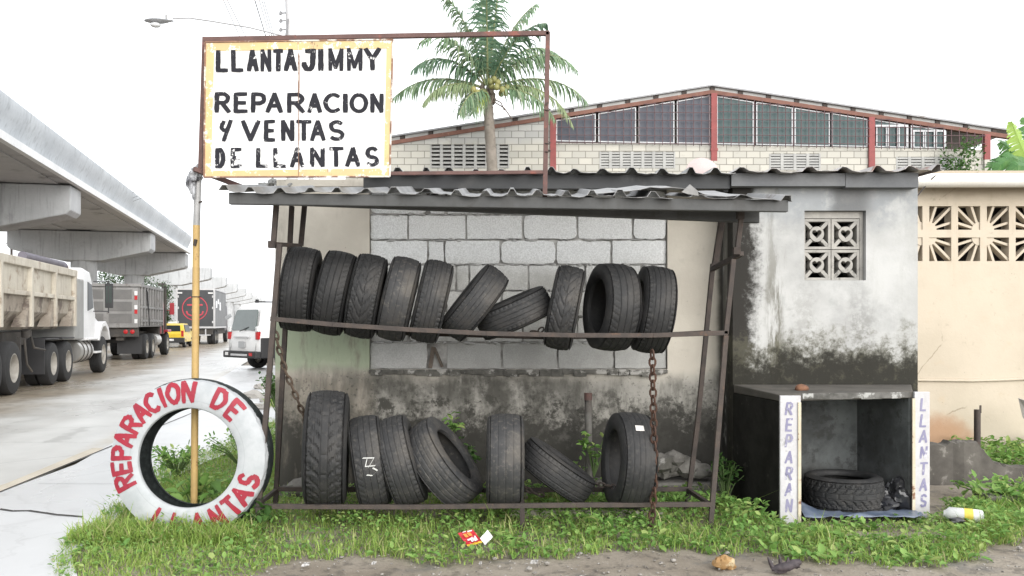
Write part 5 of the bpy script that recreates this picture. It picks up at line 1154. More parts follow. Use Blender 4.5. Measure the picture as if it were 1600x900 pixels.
def tree(name, label, cat, base, hgt, rx, rz, n, size, mat, seed, trunk=.15, group=None):
    t = thing(name, label, cat, tuple(base), group=group); b = Vector(base); top = b + Vector((0, 0, hgt - rz)); q = MB(); q.tube([b, b.lerp(top, .5) + Vector((.1, 0, 0)), top], [trunk, trunk * .8, trunk * .5], 8); r_ = random.Random(seed)
    for i in range(7): a = r_.uniform(0, 6.28); s_ = b.lerp(top, r_.uniform(.55, 1)); q.tube([s_, s_ + Vector((math.cos(a) * rx * .4, math.sin(a) * rx * .4, rz * .5)), s_ + Vector((math.cos(a) * rx * .7, math.sin(a) * rx * .7, rz * r_.uniform(.6, 1.1)))], [trunk * .4, trunk * .25, trunk * .1], 5)
    q.build('trunk', wx(name + '_bark', (.13, .11, .09), (.19, .165, .14), 6, .95), t, smooth=60)
    c = crown((0, 0, hgt - rz), rx, rx, rz, n, size, seed=seed); V, F_ = leaves(c, np.random.default_rng(seed).uniform(.6, 1.2, n) * size, .7, .6); o = mesh_from('crown', V, F_, mat); o.parent = t; return t
tree('bush', 'leafy yellow green bush between the warehouse vents and the banana plant', 'bush', (PX(1535, 15), 15, 0), 4.25, .75, .5, 1500, .11, WD, 5, .05)
tree('bush', 'dusky green climber growing up the right end of the warehouse', 'bush', (PX(1500, 25.5), 25.6, 0), 7.0, .55, 1.0, 700, .13, WD2, 8, .04)
tree('tree', 'tree beyond the warehouse eave behind the banana plant', 'tree', (PX(1562, 34), 34, 0), 8.2, 1.7, 1.7, 1600, .24, WD, 14, .12)
for i, (px, Y, h_, rx, rz, lb) in enumerate([(205, 92, 7.6, 3.4, 2.6, 'dense green tree under the viaduct above the grey dump truck'), (243, 84, 5.0, 1.4, 2.4, 'thin leafed tree between the grey dump truck and the box truck'), (262, 120, 4.6, 2.2, 2.2, 'low tree behind the yellow taxi'), (90, 110, 8.0, 4, 3, 'tree behind the cream dump trailer')]):
    tree('tree', lb, 'tree', (PX(px, Y), Y, 0), h_, rx, rz, 6000, .22, TREE, 60 + i, .2, 'trees beyond the viaduct')
# ------------------------------------------------------------------ vehicles (local axes: +Y forward, +X right)
vt = flat('truck_tyre_rubber', (.025, .025, .026), .8); vr = wx('dusty_steel_rim', (.42, .40, .36), (.30, .28, .25), 6, .6, v='obj'); blackp = flat('black_plastic', (.025, .025, .027), .6)
dark = wx('grimy_chassis', (.045, .042, .04), (.08, .07, .06), 3, .85, v='obj'); chrome = flat('brushed_tank', (.50, .49, .47), .35, .7); redl = flat('red_lamp', (.45, .012, .015), .25); whl = flat('white_lamp', (.75, .75, .75), .25); vglass = flat('vehicle_glass', (.02, .026, .028), .3, 0, .12); mirr = flat('mirror_glass', (.07, .085, .08), .1, .2)
def wheel(root, x, y, r, w_, s_=1, dual=False):
    """x is the outer face; s_ = +1 on the right side"""
    q = MB(); W2 = w_ * (2.1 if dual else 1); c = Vector((x - s_ * W2 / 2, y, r)); h = W2 / 2; b = r * .56
    pr = [(b, -h), (r * .8, -h * 1.0), (r * .95, -h * .93), (r, -h * .75)]
    if dual: pr += [(r, -h * .1), (r * .85, -h * .06), (r * .85, h * .06), (r, h * .1)]
    else: pr += [(r, -h*.3), (r*.98, -h*.25), (r, -h*.2), (r, h*.2), (r*.98, h*.25), (r, h*.3)]
    pr += [(r, h * .75), (r * .95, h * .93), (r * .8, h), (b, h), (b * .98, h * .6), (b*.98, -h*.6)]
    q.lathe(pr, c, (s_, 0, 0), 32, True); t = q.build('wheel', vt, root, smooth=40)
    q = MB(); q.lathe([(b * .99, h * .97), (b * .93, h * .99), (b * .90, h * .80), (b * .80, h * (.25 if dual else .55)), (b * .52, h * (.22 if dual else .5)), (b * .48, h * (.75 if not dual else .5)), (b * .30, h * (.95 if not dual else .55)), (.001, h * (.97 if not dual else .56))], c, (s_, 0, 0), 24)
    for k in range(8):
        a = 2 * math.pi * k / 8; cc = c + Vector((s_ * h * (.26 if dual else .56), math.cos(a) * b * .62, math.sin(a) * b * .62)); q.rock(cc, .03 * r, .05 * r, .05 * r, k, 1, 0)
    q.build('rim', vr, t, smooth=40); return t
def vbx(root, name, mat, boxes, bevel=.015):
    q = MB()
    for b in boxes: q.box(*b)
    return q.build(name, mat, root, bevel=bevel)
H14 = R(14)
# --- white tractor with cream dump trailer (nearest)
t1 = thing('dump_truck', 'white truck cab pulling a stained cream dump trailer', 'truck', (-10.4, 17.8, 0), H14)
RW = .52
for y, d in ((0, True), (-1.25, True)): wheel(t1, 0, y, .56, .27, 1, d); wheel(t1, -2.5, y, .56, .27, -1, d)
for y in (2.95, 4.3): wheel(t1, 0, y, RW, .27, 1, True); wheel(t1, -2.5, y, RW, .27, -1, True)
wheel(t1, -.02, 8.45, .55, .32, 1); wheel(t1, -2.48, 8.45, .55, .32, -1)
cream = wx('stained_cream_steel', (.56, .52, .44), (.46, .42, .35), 1.6, .6, (.30, .24, .18), 2.2, .54, .68, .15, 30, streak=((.27, .21, .16), .7), v='obj')
creamd = wx('muddy_cream_belly', (.40, .36, .30), (.26, .22, .18), 1.8, .75, (.15, .12, .10), 2.2, .5, .62, .2, 20, v='obj')
q = MB(); q.prism([(-2.5, 2.83), (-2.5, 2.2), (-2.42, 1.75), (-2.05, 1.35), (-.45, 1.35), (-.08, 1.75), (-.04, 2.2), (-.04, 2.83)], -4.2, 4.85); q.build('dump_bed', creamd, t1)
vbx(t1, 'upper_panel', cream, [(-.045, -.02, -4.2, 4.85, 2.2, 2.8)]); vbx(t1, 'top_rail', cream, [(-.1, .07, -4.25, 4.9, 2.72, 2.9), (-2.6, -2.44, -4.25, 4.9, 2.72, 2.9), (-2.44, -.1, 4.8, 4.9, 2.72, 2.88)]); vbx(t1, 'mid_rail', cream, [(-.05, .05, -4.2, 4.85, 2.1, 2.2)])
for y in (-3.1, -1.0, 1.0, 2.9, 4.76):
    q = MB(); q.box(-.05, .075, y - .07, y + .07, 1.42, 2.75); q.build('side_stake', cream, t1, bevel=.01)
    q = MB(); q.add([(.02, y - .06, 1.42), (.02, y - .42, 1.42), (.02, y - .06, 2.05), (-.25, y - .06, 1.42), (-.25, y - .42, 1.42), (-.12, y - .06, 2.05)], [(0, 1, 2), (3, 5, 4), (0, 2, 5, 3), (1, 4, 5, 2), (0, 3, 4, 1)]); q.build('stake_gusset', creamd, t1)
q = MB(); q.tube([(-.2, 1.2, 3.0), (-.25, 4.75, 3.02)], .10, 10); q.rock((-.3, 4.65, 3.0), .2, .25, .12, 4, 2, .5); q.build('rolled_cover', flat('violet_grey_tarp', (.16, .15, .18), .8), t1, smooth=60)
vbx(t1, 'head_board', wx('rust_head_board', (.40, .30, .24), (.5, .42, .34), 2, .8, v='obj'), [(-2.4, -.15, 4.86, 4.93, 1.5, 3.02)])
vbx(t1, 'chassis', dark, [(-1.9, -1.6, -4.1, 8.9, .75, 1.05), (-.9, -.6, -4.1, 8.9, .75, 1.05), (-2.2, -.3, -1.8, .6, .6, .9), (-2.2, -.25, 2.4, 5.0, .55, .85), (-2.1, -.4, .6, 2.3, 1.0, 1.3)])
vbx(t1, 'mud_flap', blackp, [(-.62, -.02, 2.22, 2.25, .3, 1.12)], .004); vbx(t1, 'mud_flap', blackp, [(-2.48, -1.88, 2.22, 2.25, .3, 1.12)], .004)
vbx(t1, 'fender', blackp, [(-.6, .0, 2.3, 3.4, 1.10, 1.14), (-.6, 0, 3.7, 4.9, 1.1, 1.14)])
q = MB(); q.tube([(-.1, 1.0, 1.15), (-.05, 1.0, .6), (.0, 1.2, .42)], .025, 6); q.tube([(-.05, 1.3, 1.2), (-.02, 1.4, .95), (.05, 2.0, .88)], .025, 6); q.bar((-.15, .8, 1.2), (-.15, .8, .35), .07); q.bar((-.15, .8, .4), (-.15, .4, 1.0), .05); q.tube([(-.1, 1.05, 1.35), (-.1, 1.1, 1.2)], .09, 8); q.tube([(-.1, 1.25, 1.35), (-.1, 1.25, 1.2)], .08, 8); q.build('landing_leg', dark, t1, smooth=50)
whitep = wx('white_truck_paint', (.74, .74, .74), (.66, .66, .66), 1.5, .35, (.5, .48, .44), 3, .62, .75, .05, 20, v='obj'); greyp = wx('dull_grey_shield', (.34, .34, .33), (.27, .27, .26), 2, .6, streak=((.2, .19, .18), .4), v='obj')
vbx(t1, 'chassis_fairing', greyp, [(-2.35, -.06, 5.2, 6.17, 1.05, 2.72)], .04)
q = MB(); q.prism([(6.2, 1.0), (7.75, 1.0), (7.75, 1.75), (7.55, 2.05), (7.3, 2.75), (7.05, 2.98), (6.2, 3.06)], -2.32, -.1, 'x'); q.build('cab', whitep, t1, bevel=.07)
q = MB(); q.prism([(7.6, 1.0), (9.35, .75), (9.4, 1.3), (9.2, 1.52), (8.7, 1.66), (7.6, 1.95)], -2.15, -.28, 'x'); q.build('hood', whitep, t1, bevel=.08)
q = MB(); V = []; 
pr = [(7.55, 1.0), (7.72, 1.3), (8.05, 1.52), (8.5, 1.56), (8.9, 1.38), (9.15, 1.0)]; q.prism(pr + [(9.05, .98), (8.82, 1.26), (8.48, 1.42), (8.1, 1.38), (7.85, 1.2), (7.7, .98)], -.42, .03, 'x'); q.build('wheel_arch', whitep, t1, bevel=.02)
q = MB(); q.prism([(6.75, 1.85), (7.42, 1.95), (7.22, 2.62), (6.75, 2.68)], -.1, -.088, 'x'); q.build('side_window', vglass, t1)
q = MB(); q.prism([(7.3, 2.08), (7.36, 2.08), (7.1, 2.74), (7.04, 2.74)], -2.2, -.22, 'x') if False else None
q = MB(); q.bar((-.08, 7.35, 2.72), (.30, 7.5, 2.72), .03); q.bar((-.08, 7.35, 1.85), (.30, 7.5, 1.85), .03); q.bar((.30, 7.5, 1.8), (.30, 7.5, 2.76), .03); q.build('mirror_arm', blackp, t1)
q = MB(); q.box(.2, .42, 7.50, 7.58, 1.95, 2.68); a = q.build('mirror', blackp, t1, bevel=.02); q = MB(); q.box(.23, .39, 7.49, 7.499, 2.1, 2.6); q.build('mirror_glass', mirr, a)
q = MB(); q.lathe([(.001, -.72), (.30, -.72), (.32, -.68), (.32, .68), (.30, .72), (.001, .72)], (-.36, 6.55, .72), (0, 1, 0), 24); q.build('fuel_tank', chrome, t1, smooth=40)
q = MB()
for y in (6.1, 6.55, 7.0): q.lathe([(.325, -.03), (.335, -.03), (.335, .03), (.325, .03)], (-.36, y, .72), (0, 1, 0), 24, True)
q.build('tank_strap', dark, t1)
vbx(t1, 'step', whitep, [(-.3, .02, 7.3, 7.95, .62, .68), (-.25, 0, 6.4, 7.6, 1.02, 1.08)])
# --- grey dump truck
def grey_dump(): 
    t = thing('dump_truck', 'grey dump truck with a red cab and a ribbed tailgate', 'truck', (-15.25, 35.6, 0), R(13.0)); g = wx('scuffed_grey_steel', (.20, .195, .19), (.26, .255, .25), 1.5, .65, (.14, .13, .12), 3, .55, .7, .15, 20, streak=((.32, .31, .30), .4), v='obj'); gd = wx('shaded_grey_steel', (.12, .118, .115), (.16, .155, .15), 2, .7, v='obj')
    for y in (0, 1.35): wheel(t, 0, y, .53, .27, 1, True); wheel(t, -2.5, y, .53, .27, -1, True)
    wheel(t, -.02, 5.2, .54, .32, 1); wheel(t, -2.48, 5.2, .54, .32, -1)
    vbx(t, 'dump_bed', g, [(-2.5, -.02, -1.45, 3.6, 1.35, 3.0)]); vbx(t, 'bed_rim', g, [(-2.58, .05, -1.55, 3.65, 2.96, 3.08)])
    for y in np.linspace(-1.3, 3.5, 9): vbx(t, 'side_rib', g, [(-.02, .06, y - .05, y + .05, 1.4, 2.96)])
    for z in (1.55, 2.1): vbx(t, 'side_rail', g, [(-.019, .05, -1.4, 3.58, z, z + .09)])
    tg = vbx(t, 'tailgate', g, [(-2.46, -.06, -1.56, -1.46, 1.32, 2.92)])
    for x0, x1 in ((-2.38, -1.35), (-1.15, -.30)):
        for z in (1.50, 1.98, 2.46): q = MB(); q.box(x0, x1, -1.575, -1.561, z, z + .38); q.build('shade_panel', gd, tg)  # proud plates in darker grey paint the shade of recesses
    for z, m_ in ((2.62, whl), (2.44, redl), (2.06, whl), (1.88, redl), (1.5, whl)): q = MB(); q.box(-.2, -.09, -1.585, -1.561, z, z + .16); q.build('reflector', m_, tg)
    q = MB(); q.tube([(-.05, -1.2, 2.9), (-.02, -.9, 3.1), (.05, -.3, 2.8), (.08, 0, 1.4)], .025, 6); q.build('hose', blackp, t, smooth=60)
    q = MB(); q.bar((-.0, 3.62, 1.0), (0, 3.62, 3.35), .08); q.bar((-.2, 3.62, 3.3), (.15, 3.62, 3.3), .06); q.tube([(.1, 3.75, 1.2), (.1, 3.75, 3.2)], .06, 8); q.build('exhaust_stack', dark, t)
    vbx(t, 'chassis', dark, [(-1.8, -1.5, -1.3, 6.4, .8, 1.15), (-.95, -.65, -1.3, 6.4, .8, 1.15), (-2.45, -.1, -1.42, -1.2, .95, 1.3), (-2.4, -.12, 3.4, 3.7, .6, 1.6), (-1.6, -.9, 2.2, 3.4, .7, 1.34)])
    for x in (-.55, -.3): q = MB(); q.lathe([(.001, 0), (.085, 0), (.085, .04), (.001, .05)], (x, -1.42, 1.16), (0, -1, 0), 14); q.build('tail_light', redl, t)
    q = MB(); q.box(-1.9, -1.78, -1.5, -1.43, .72, .8); q.build('tail_light', redl, t)
    vbx(t, 'mud_flap', blackp, [(-1.0, -.05, -.85, -.82, .25, 1.0)], .004); vbx(t, 'mud_flap', blackp, [(-2.45, -1.5, -.85, -.82, .25, 1.0)], .004)
    redc = flat('deep_red_cab_paint', (.40, .03, .05), .35); q = MB(); q.prism([(3.75, 1.0), (5.0, 1.0), (5.0, 1.6), (4.9, 1.85), (4.55, 2.6), (3.75, 2.65)], -2.35, -.1, 'x'); q.build('cab', redc, t, bevel=.06)
    q = MB(); q.prism([(4.9, .8), (6.4, .8), (6.4, 1.45), (4.9, 1.75)], -2.2, -.25, 'x'); q.build('hood', redc, t, bevel=.08); vbx(t, 'fender', redc, [(-.5, .05, 4.75, 5.75, 1.08, 1.2)], .03)
    q = MB(); q.lathe([(.001, -.5), (.26, -.5), (.28, -.46), (.28, .46), (.001, .5)], (-.3, 3.1, .75), (0, 1, 0), 20); q.build('fuel_tank', chrome, t, smooth=40)
    q = MB(); q.bar((-.1, 4.3, 2.1), (.32, 4.35, 2.1), .03); q.box(.2, .4, 4.3, 4.36, 1.9, 2.45); q.build('mirror', flat('red_mirror', (.35, .02, .03), .4), t, bevel=.02)
grey_dump()
# --- dark box truck
bt = thing('box_truck', 'black box truck with a red round emblem on its rear door', 'truck', (-22.3, 60, 0), R(12.6)); bx = wx('black_box_panel', (.035, .038, .044), (.05, .053, .058), 1, .5, v='obj'); al = wx('aluminium_trim', (.55, .55, .56), (.45, .45, .46), 2, .45, v='obj')
vbx(bt, 'cargo_box', bx, [(-1.27, 1.27, 0, 7.2, 1.25, 3.85)], .02)
q = MB()
for b in ((-1.31, 1.31, -.03, 7.23, 3.84, 3.95), (-1.31, 1.31, -.03, 7.23, 1.14, 1.27), (-1.31, -1.19, -.03, .05, 1.27, 3.84), (1.19, 1.31, -.03, .05, 1.27, 3.84)): q.box(*b)
q.build('trim', al, bt)
vbx(bt, 'side_panel', wx('grey_side_wrap', (.12, .125, .13), (.16, .165, .17), .8, .5, v='obj'), [(1.271, 1.285, .1, 7.1, 1.3, 3.8)])
q = MB(); q.lathe([(.80, 0), (.86, 0), (.86, .015), (.80, .015)], (-.05, -.005, 2.55), (0, -1, 0), 40, True)
def em(pts, w_=.11):
    for a, b in zip(pts, pts[1:]): q.bar((a[0] - .05, -.012, a[1] + 2.55), (b[0] - .05, -.012, b[1] + 2.55), w_, .012, up=(0, -1, 0))
em([(-.52, .24), (.52, .24)]); em([(-.2, .52), (.2, .52)]); em([(-.22, -.1), (.22, -.1)]); em([(0, .5), (0, -.4)]); em([(-.55, -.2), (-.48, -.42), (-.2, -.52), (0, -.45), (.2, -.52), (.48, -.42), (.55, -.2)], .10)
q.build('emblem', flat('red_emblem', (.55, .05, .08), .5), bt)
for i, (z, h) in enumerate(((2.6, .5), (2.9, .35), (2.45, .6))): q = MB(); q.box(1.287, 1.295, .6 + i * 1.1, 1.4 + i * 1.1, z, z + h); q.build('side_lettering', whl, bt)
for x in (-1.05, 1.0):
    q = MB(); q.box(x - .16, x + .16, -.045, -.01, 3.58, 3.68); q.build('marker_light', whl, bt)
    for z in (1.5, 2.5, 3.3): q = MB(); q.box(x - .02 + (.12 if x > 0 else -.12), x + .06 + (.12 if x > 0 else -.12), -.06, -.02, z, z + .16); q.build('door_hinge', al, bt)
for y in (1.0, 2.2): wheel(bt, 1.25, y, .5, .27, 1, True); wheel(bt, -1.25, y, .5, .27, -1, True)
wheel(bt, 1.2, 9.0, .5, .3, 1); wheel(bt, -1.2, 9.0, .5, .3, -1)
vbx(bt, 'chassis', dark, [(-1.1, 1.1, .1, 9.5, .7, 1.1)]); vbx(bt, 'bumper', al, [(-1.0, 1.0, .02, .1, .62, .70), (-.7, -.62, .02, .1, .7, 1.1), (.62, .7, .02, .1, .7, 1.1)])
q = MB(); q.prism([(7.4, .9), (9.7, .9), (9.7, 1.6), (9.4, 2.9), (7.4, 3.0)], -1.15, 1.15, 'x'); q.build('cab', flat('dark_cab', (.05, .05, .06), .4), bt, bevel=.06)
# --- cars
def car(name, label, loc, rz, paint, lower, L_=4.0, Wd=1.68, Hh=1.48, stripe=None):
    t = thing(name, label, 'car' if name == 'parked_car' else 'taxi', loc, rz); w2 = Wd / 2
    sec = [(0, .35), (0, .85), (.12, .98), (.35, 1.35), (.62, Hh), (2.2, Hh - .02), (2.95, 1.0), (L_ - .1, .86), (L_, .6), (L_, .35)]
    q = MB(); V = []; n = len(sec)
    for x_, k in ((-w2, 0), (-w2 * .98, 1), (w2 * .98, 1), (w2, 0)):
        for y, z in sec: V.append((x_ * (1 - .16 * max(0, (z - .9)) / .55), y, z if not k else z + .03 * (z > .9)))
    q.add(V, [(j*n+i, j*n+(i+1) % n, (j+1)*n+(i+1) % n, (j+1)*n+i) for j in range(3) for i in range(n)] + [tuple(range(n))[::-1], tuple(range(3*n, 4*n))]); q.build('body', paint, t, smooth=35)
    vbx(t, 'bumper', lower, [(-w2 - .02, w2 + .02, -.09, .25, .3, .62)], .04)
    q = MB(); q.add([(-.60, .10, 1.0), (.60, .10, 1.0), (.54, .335, 1.36), (-.54, .335, 1.36)], [(0, 1, 2, 3)]); q.build('rear_window', vglass, t, solid=.02)
    q = MB(); x_ = w2 * .93; q.add([(w2 + .004, .5, .98), (w2 + .004, 2.6, .98), (w2 * .872, 2.2, 1.40), (w2 * .872, .7, 1.40)], [(0, 1, 2, 3)]); q.build('side_window', vglass, t, solid=.02)
    for s_ in (-1, 1): q = MB(); q.box(s_ * (w2 - .09) - .07, s_ * (w2 - .09) + .07, -.025, .1, .68, 1.05); q.build('tail_light', redl, t, bevel=.02)
    q = MB(); q.box(-.24, .24, -.10, -.09, .42, .54); q.build('number_plate', whl, t)
    for y in (.7, L_ - .75): wheel(t, w2, y, .30, .18, 1); wheel(t, -w2, y, .30, .18, -1)
    if stripe: q = MB(); q.box(-w2 * .8, w2 * .8, -.012, .02, .72, .92); q.build('rear_panel', stripe, t)
    return t
yel = flat('taxi_yellow', (.72, .50, .03), .3)
tx = car('taxi', 'small yellow taxi with a white rear seen between the two dark trucks', (-20.9, 52, 0), R(12), yel, blackp, 3.7, 1.62, 1.46, None)
q = MB(); q.box(-.25, .25, .9, 1.05, 1.47, 1.60); q.build('roof_sign', whl, tx, bevel=.02)
car('parked_car', 'orange car half hidden between the box truck and the white van', (-24.0, 82, 0), R(13), flat('orange_paint', (.55, .16, .04), .4), blackp)
# --- white van
van = thing('white_van', 'white van seen from behind at the roadside with a black bumper', 'van', (-8.62, 27.28, 0), R(-42)); van.scale = (1.09, 1.09, 1.09); vp_ = wx('white_van_paint', (.78, .78, .78), (.72, .72, .72), .8, .3, v='obj', bump=.02)
w2 = .86; q = MB(); secs = [(0, .45, .0), (-.02, .9, .0), (.02, 1.15, .0), (.16, 1.78, .0), (.30, 1.93, 0), (.7, 1.99, 0), (3.3, 1.96, 0), (3.9, 1.75, 0), (4.45, 1.1, 0), (4.7, .9, 0), (4.75, .45, 0)]
V = []; n = len(secs); cols = (-1, -.93, -.80, -.4, 0, .4, .80, .93, 1)
for cidx in cols:
    for y, z, _ in secs:
        tap = 1 - .13 * max(0, z - 1.05) / .95; drop = (.10 if abs(cidx) == 1 else (.03 if abs(cidx) == .93 else 0)) * (z > 1.7); back = .06 * abs(cidx) ** 4 * (y < .4)
        V.append((cidx * w2 * tap, y + back, z - drop))
q.add(V, [(j*n+i, j*n+(i+1) % n, (j+1)*n+(i+1) % n, (j+1)*n+i) for j in range(len(cols)-1) for i in range(n)] + [tuple(range(n))[::-1], tuple(range((len(cols)-1)*n, len(cols)*n))]); q.build('body', vp_, van, smooth=40)
q = MB(); q.add([(-.63, .012, 1.17), (.63, .012, 1.17), (.66, .045, 1.3), (.60, .135, 1.70), (.54, .15, 1.77), (-.54, .15, 1.77), (-.60, .135, 1.70), (-.66, .045, 1.3)], [tuple(range(8))]); q.build('rear_window', flat('grey_green_glass', (.09, .115, .11), .08, 0, .8), van, solid=.03)
q = MB(); q.tube([(-.1, -.05, 1.14), (.28, .01, 1.26)], .012, 5); q.build('wiper', blackp, van)
q = MB(); q.bar((-.42, -.05, .97), (.42, -.05, .97), .05, .03); q.build('door_handle', al, van); 
q = MB(); q.box(-.17, .17, -.055, -.03, .66, .84); q.build('number_plate', flat('grey_plate', (.42, .43, .44), .5), van)
q = MB()
for a in ((-.69, .55, -.69, 1.75), (.69, .55, .69, 1.75), (-.69, .55, .69, .55)): q.bar((a[0], -.012, a[1]), (a[2], -.012 if a[3] < 1 else .14, a[3]), .014, .02)
q.build('door_seam', flat('grey_seam', (.28, .28, .28), .7), van)
vbx(van, 'bumper', blackp, [(-.90, .90, -.14, .05, .36, .56), (.84, .905, .05, .75, .36, .95), (-.905, -.84, .05, .75, .36, .95)], .03)
vbx(van, 'step_bar', al, [(-.45, .45, -.15, -.138, .42, .48)], .005)
for s_ in (-1, 1):
    q = MB(); q.box(s_ * .77 - .07, s_ * .77 + .07, -.03, .12, .90, 1.12); q.build('tail_light', redl, van, bevel=.02); q = MB(); q.box(s_ * .77 - .07, s_ * .77 + .07, -.03, .12, 1.125, 1.28); q.build('indicator_light', whl, van, bevel=.02)
    q = MB(); q.box(s_ * .66 - .10, s_ * .66 + .06, -.15, -.12, .43, .52); q.build('reflector', redl if s_ > 0 else whl, van)
    for y in (.95, 3.6): wheel(van, s_ * .85, y, .33, .2, s_)
q = MB(); q.add([(.868, .5, 1.2), (.868, 3.2, 1.2), (.79, 3.1, 1.72), (.79, .55, 1.72)], [(0, 1, 2, 3)]); q.build('side_panel', vp_, van, solid=.015)
q = MB(); q.bar((-.5, .7, 2.03), (-.5, 3.0, 2.03), .04); q.bar((.5, .7, 2.03), (.5, 3.0, 2.03), .04); q.bar((-.55, .8, 2.0), (-.55, .8, 2.1), .1, .06); q.bar((.45, .8, 2.0), (.45, .8, 2.08), .08, .06); q.build('roof_rack', blackp, van)
q = MB(); q.bar((-.86, .1, 1.62), (-1.02, .02, 1.52), .04, .1); q.build('rear_mirror', flat('grey_mirror', (.35, .36, .37), .3), van)

# ------------------------------------------------------------------ poles, wires, street lamp
cp = wx('pale_pole_concrete', (.52, .52, .53), (.46, .46, .47), .8, .85, (.36, .35, .33), 2, .6, .7, .2, 20)
up = thing('utility_pole', 'pale concrete utility pole rising behind the sign board', 'utility pole', (PX(455, 20), 20, 0))
q = MB(); q.tube([Vector((PX(459, 20), 20, 0)), P(455, 60, 20), P(450, -60, 20)], [.16, .115, .10], 14); q.build('shaft', cp, up, smooth=50)
q = MB()
for y in (20, 32, 46): q.bar(P(446, y, 19.95), P(438, y + 1, 19.9), .03); q.tube([P(439, y - 2, 19.9), P(438, y + 3, 19.9)], .035, 8)
q.bar(P(450, 30, 19.88), P(447, 55, 19.88), .04, .03); q.build('insulator_bracket', flat('grey_fitting', (.22, .22, .23), .6), up)
lp = thing('street_lamp', 'street lamp head on a long thin arm reaching left over the road', 'street lamp', tuple(P(440, 56, 20)))
q = MB(); q.tube([P(452, 62, 20), P(438, 55, 20), P(390, 43, 19.6), P(330, 33, 19.2), P(295, 28, 19), P(270, 29, 18.9)], .018, 8); q.build('arm', flat('grey_arm', (.33, .33, .34), .5), lp, smooth=60)
q = MB(); c = P(248, 34, 18.8); V = []
for k in range(13):
    u = k / 12; hw = .15 * math.sin(math.pi * min(1, .15 + .85 * u)) ** .7 + .01; x_ = c.x - .30 + u * .62; hw = .16 * (1 - (2 * u - .85) ** 2 * .8) if u < .85 else .05
    hw = max(hw, .03)
    for j in range(10): a = 2 * math.pi * j / 10; V.append((x_, c.y + hw * math.cos(a), c.z + .02 + hw * .28 * math.sin(a)))
q.add(V, [(k*10+j, k*10+(j+1) % 10, (k+1)*10+(j+1) % 10, (k+1)*10+j) for k in range(12) for j in range(10)] + [tuple(range(10))[::-1], tuple(range(120, 130))]); q.build('lamp_head', flat('grey_lamp_housing', (.40, .41, .43), .5), lp, smooth=60)
q = MB(); q.rock(P(243, 39, 18.8), .12, .10, .06, 1, 2, 0); q.build('lens', flat('lamp_lens', (.62, .63, .64), .2), lp, smooth=80)
q = MB(); q.tube([P(260, 30, 18.8), P(260, 23.5, 18.8)], .028, 8); q.build('photocell', flat('photocell', (.3, .3, .3), .5), lp)
fp = thing('utility_pole', 'utility pole farther along, where the overhead wires meet behind the shop', 'utility pole', (PX(487, 45), 45, 0)); q = MB(); q.tube([Vector((PX(487, 45), 45, 0)), P(486, 262, 45)], [.18, .12], 10); q.build('shaft', cp, fp, smooth=50); q = MB(); q.bar(P(465, 282, 45), P(515, 282, 45), .1); q.build('crossarm', M['rust_dark'], fp)
wm = flat('black_cable', (.06, .06, .065), .7)
for i, (xa_, ya_, xe) in enumerate([(349, 0, 476), (360, 10, 500), (398, 0, 485), (405, 0, 488), (409, 0, 490), (412, 0, 494)]):
    a = P(xa_, ya_, 20); b = P(xe, 281, 45); c = a + (a - b) * 1.6; c.z = a.z + (a.z - b.z) * .2 + 1.2; q = MB(); q.tube([c, a.lerp(c, .5) - Vector((0, 0, .05)), a, a.lerp(b, .5) - Vector((0, 0, .08)), b], .009 if i != 2 else .013, 5)
    lb = ['outermost left overhead wire, meeting the sign top a quarter of the way along', 'short second overhead wire right of the outermost left one', 'thicker leftmost cable of the tight bundle above the sign'][i] if i < 3 else 'thin overhead wire in the tight bundle above the sign'
    tag(q.build('overhead_wire', wm), lb, 'wire', 'overhead wires above the sign')
dp = thing('utility_pole', 'small distant utility pole with a crossarm beneath the viaduct, above the trailer', 'utility pole', (PX(18, 75), 75, 0)); q = MB(); q.tube([Vector((PX(18, 75), 75, 0)), P(18, 377, 75)], .1, 8); q.build('shaft', M['rust_dark'], dp); q = MB(); q.bar(P(10, 380, 75), P(28, 380, 75), .1); q.bar(P(12, 384, 75), P(24, 384, 75), .08); q.build('crossarm', M['rust_dark'], dp)
for i, (a, b) in enumerate((((18, 372), (212, 299)), ((18, 376), (216, 306)), ((18, 380), (222, 309)))):
    q = MB(); A = P(*a, 75) if False else P(a[0], a[1] + 6, 75); B = P(b[0], b[1], 51.5); q.tube([A, A.lerp(B, .5) - Vector((0, 0, .1)), B], .010, 5)
    tag(q.build('overhead_wire', wm), 'thin overhead wire crossing in front of the viaduct parapet', 'wire', 'wires crossing in front of the viaduct')
sgn = thing('road_sign', 'small round red sign on a post beside the grey dump truck', 'sign', (PX(256, 48), 48, 0)); q = MB(); q.tube([Vector((PX(256, 48), 48, 0)), P(256, 480, 48)], .03, 8); q.build('post', al, sgn); q = MB(); q.lathe([(.001, 0), (.14, 0), (.14, .03), (.001, .03)], P(256, 485, 47.9), (0, -1, 0), 20); q.build('disc', redl, sgn)

# ------------------------------------------------------------------ litter and stones
q = MB(); a = P(714, 833, 5.85); V = []; 
def wrapper(c, ux, uy, nx_, ny_, amp, seed):
    V = []; 
    for j in range(ny_ + 1):
        for i in range(nx_ + 1): p = Vector(c) + Vector(ux) * (i / nx_) + Vector(uy) * (j / ny_); V.append(p + Vector((0, -1, .6)) * amp * mnoise.noise(Vector((i * .9 + seed, j * .9, seed))))
    return V, [(j*(nx_+1)+i, j*(nx_+1)+i+1, (j+1)*(nx_+1)+i+1, (j+1)*(nx_+1)+i) for j in range(ny_) for i in range(nx_)]
Yp = 5.62; tl = P(715, 833, Yp + .06); tr = P(741, 826, Yp + .08); bl_ = P(731, 854, Yp - .04); uy = bl_ - tl; ux = (P(753, 848, Yp) - bl_) * .6 + (tr - tl) * .4
V, F_ = wrapper(tl, ux, uy, 8, 8, .010, 3); q = MB()
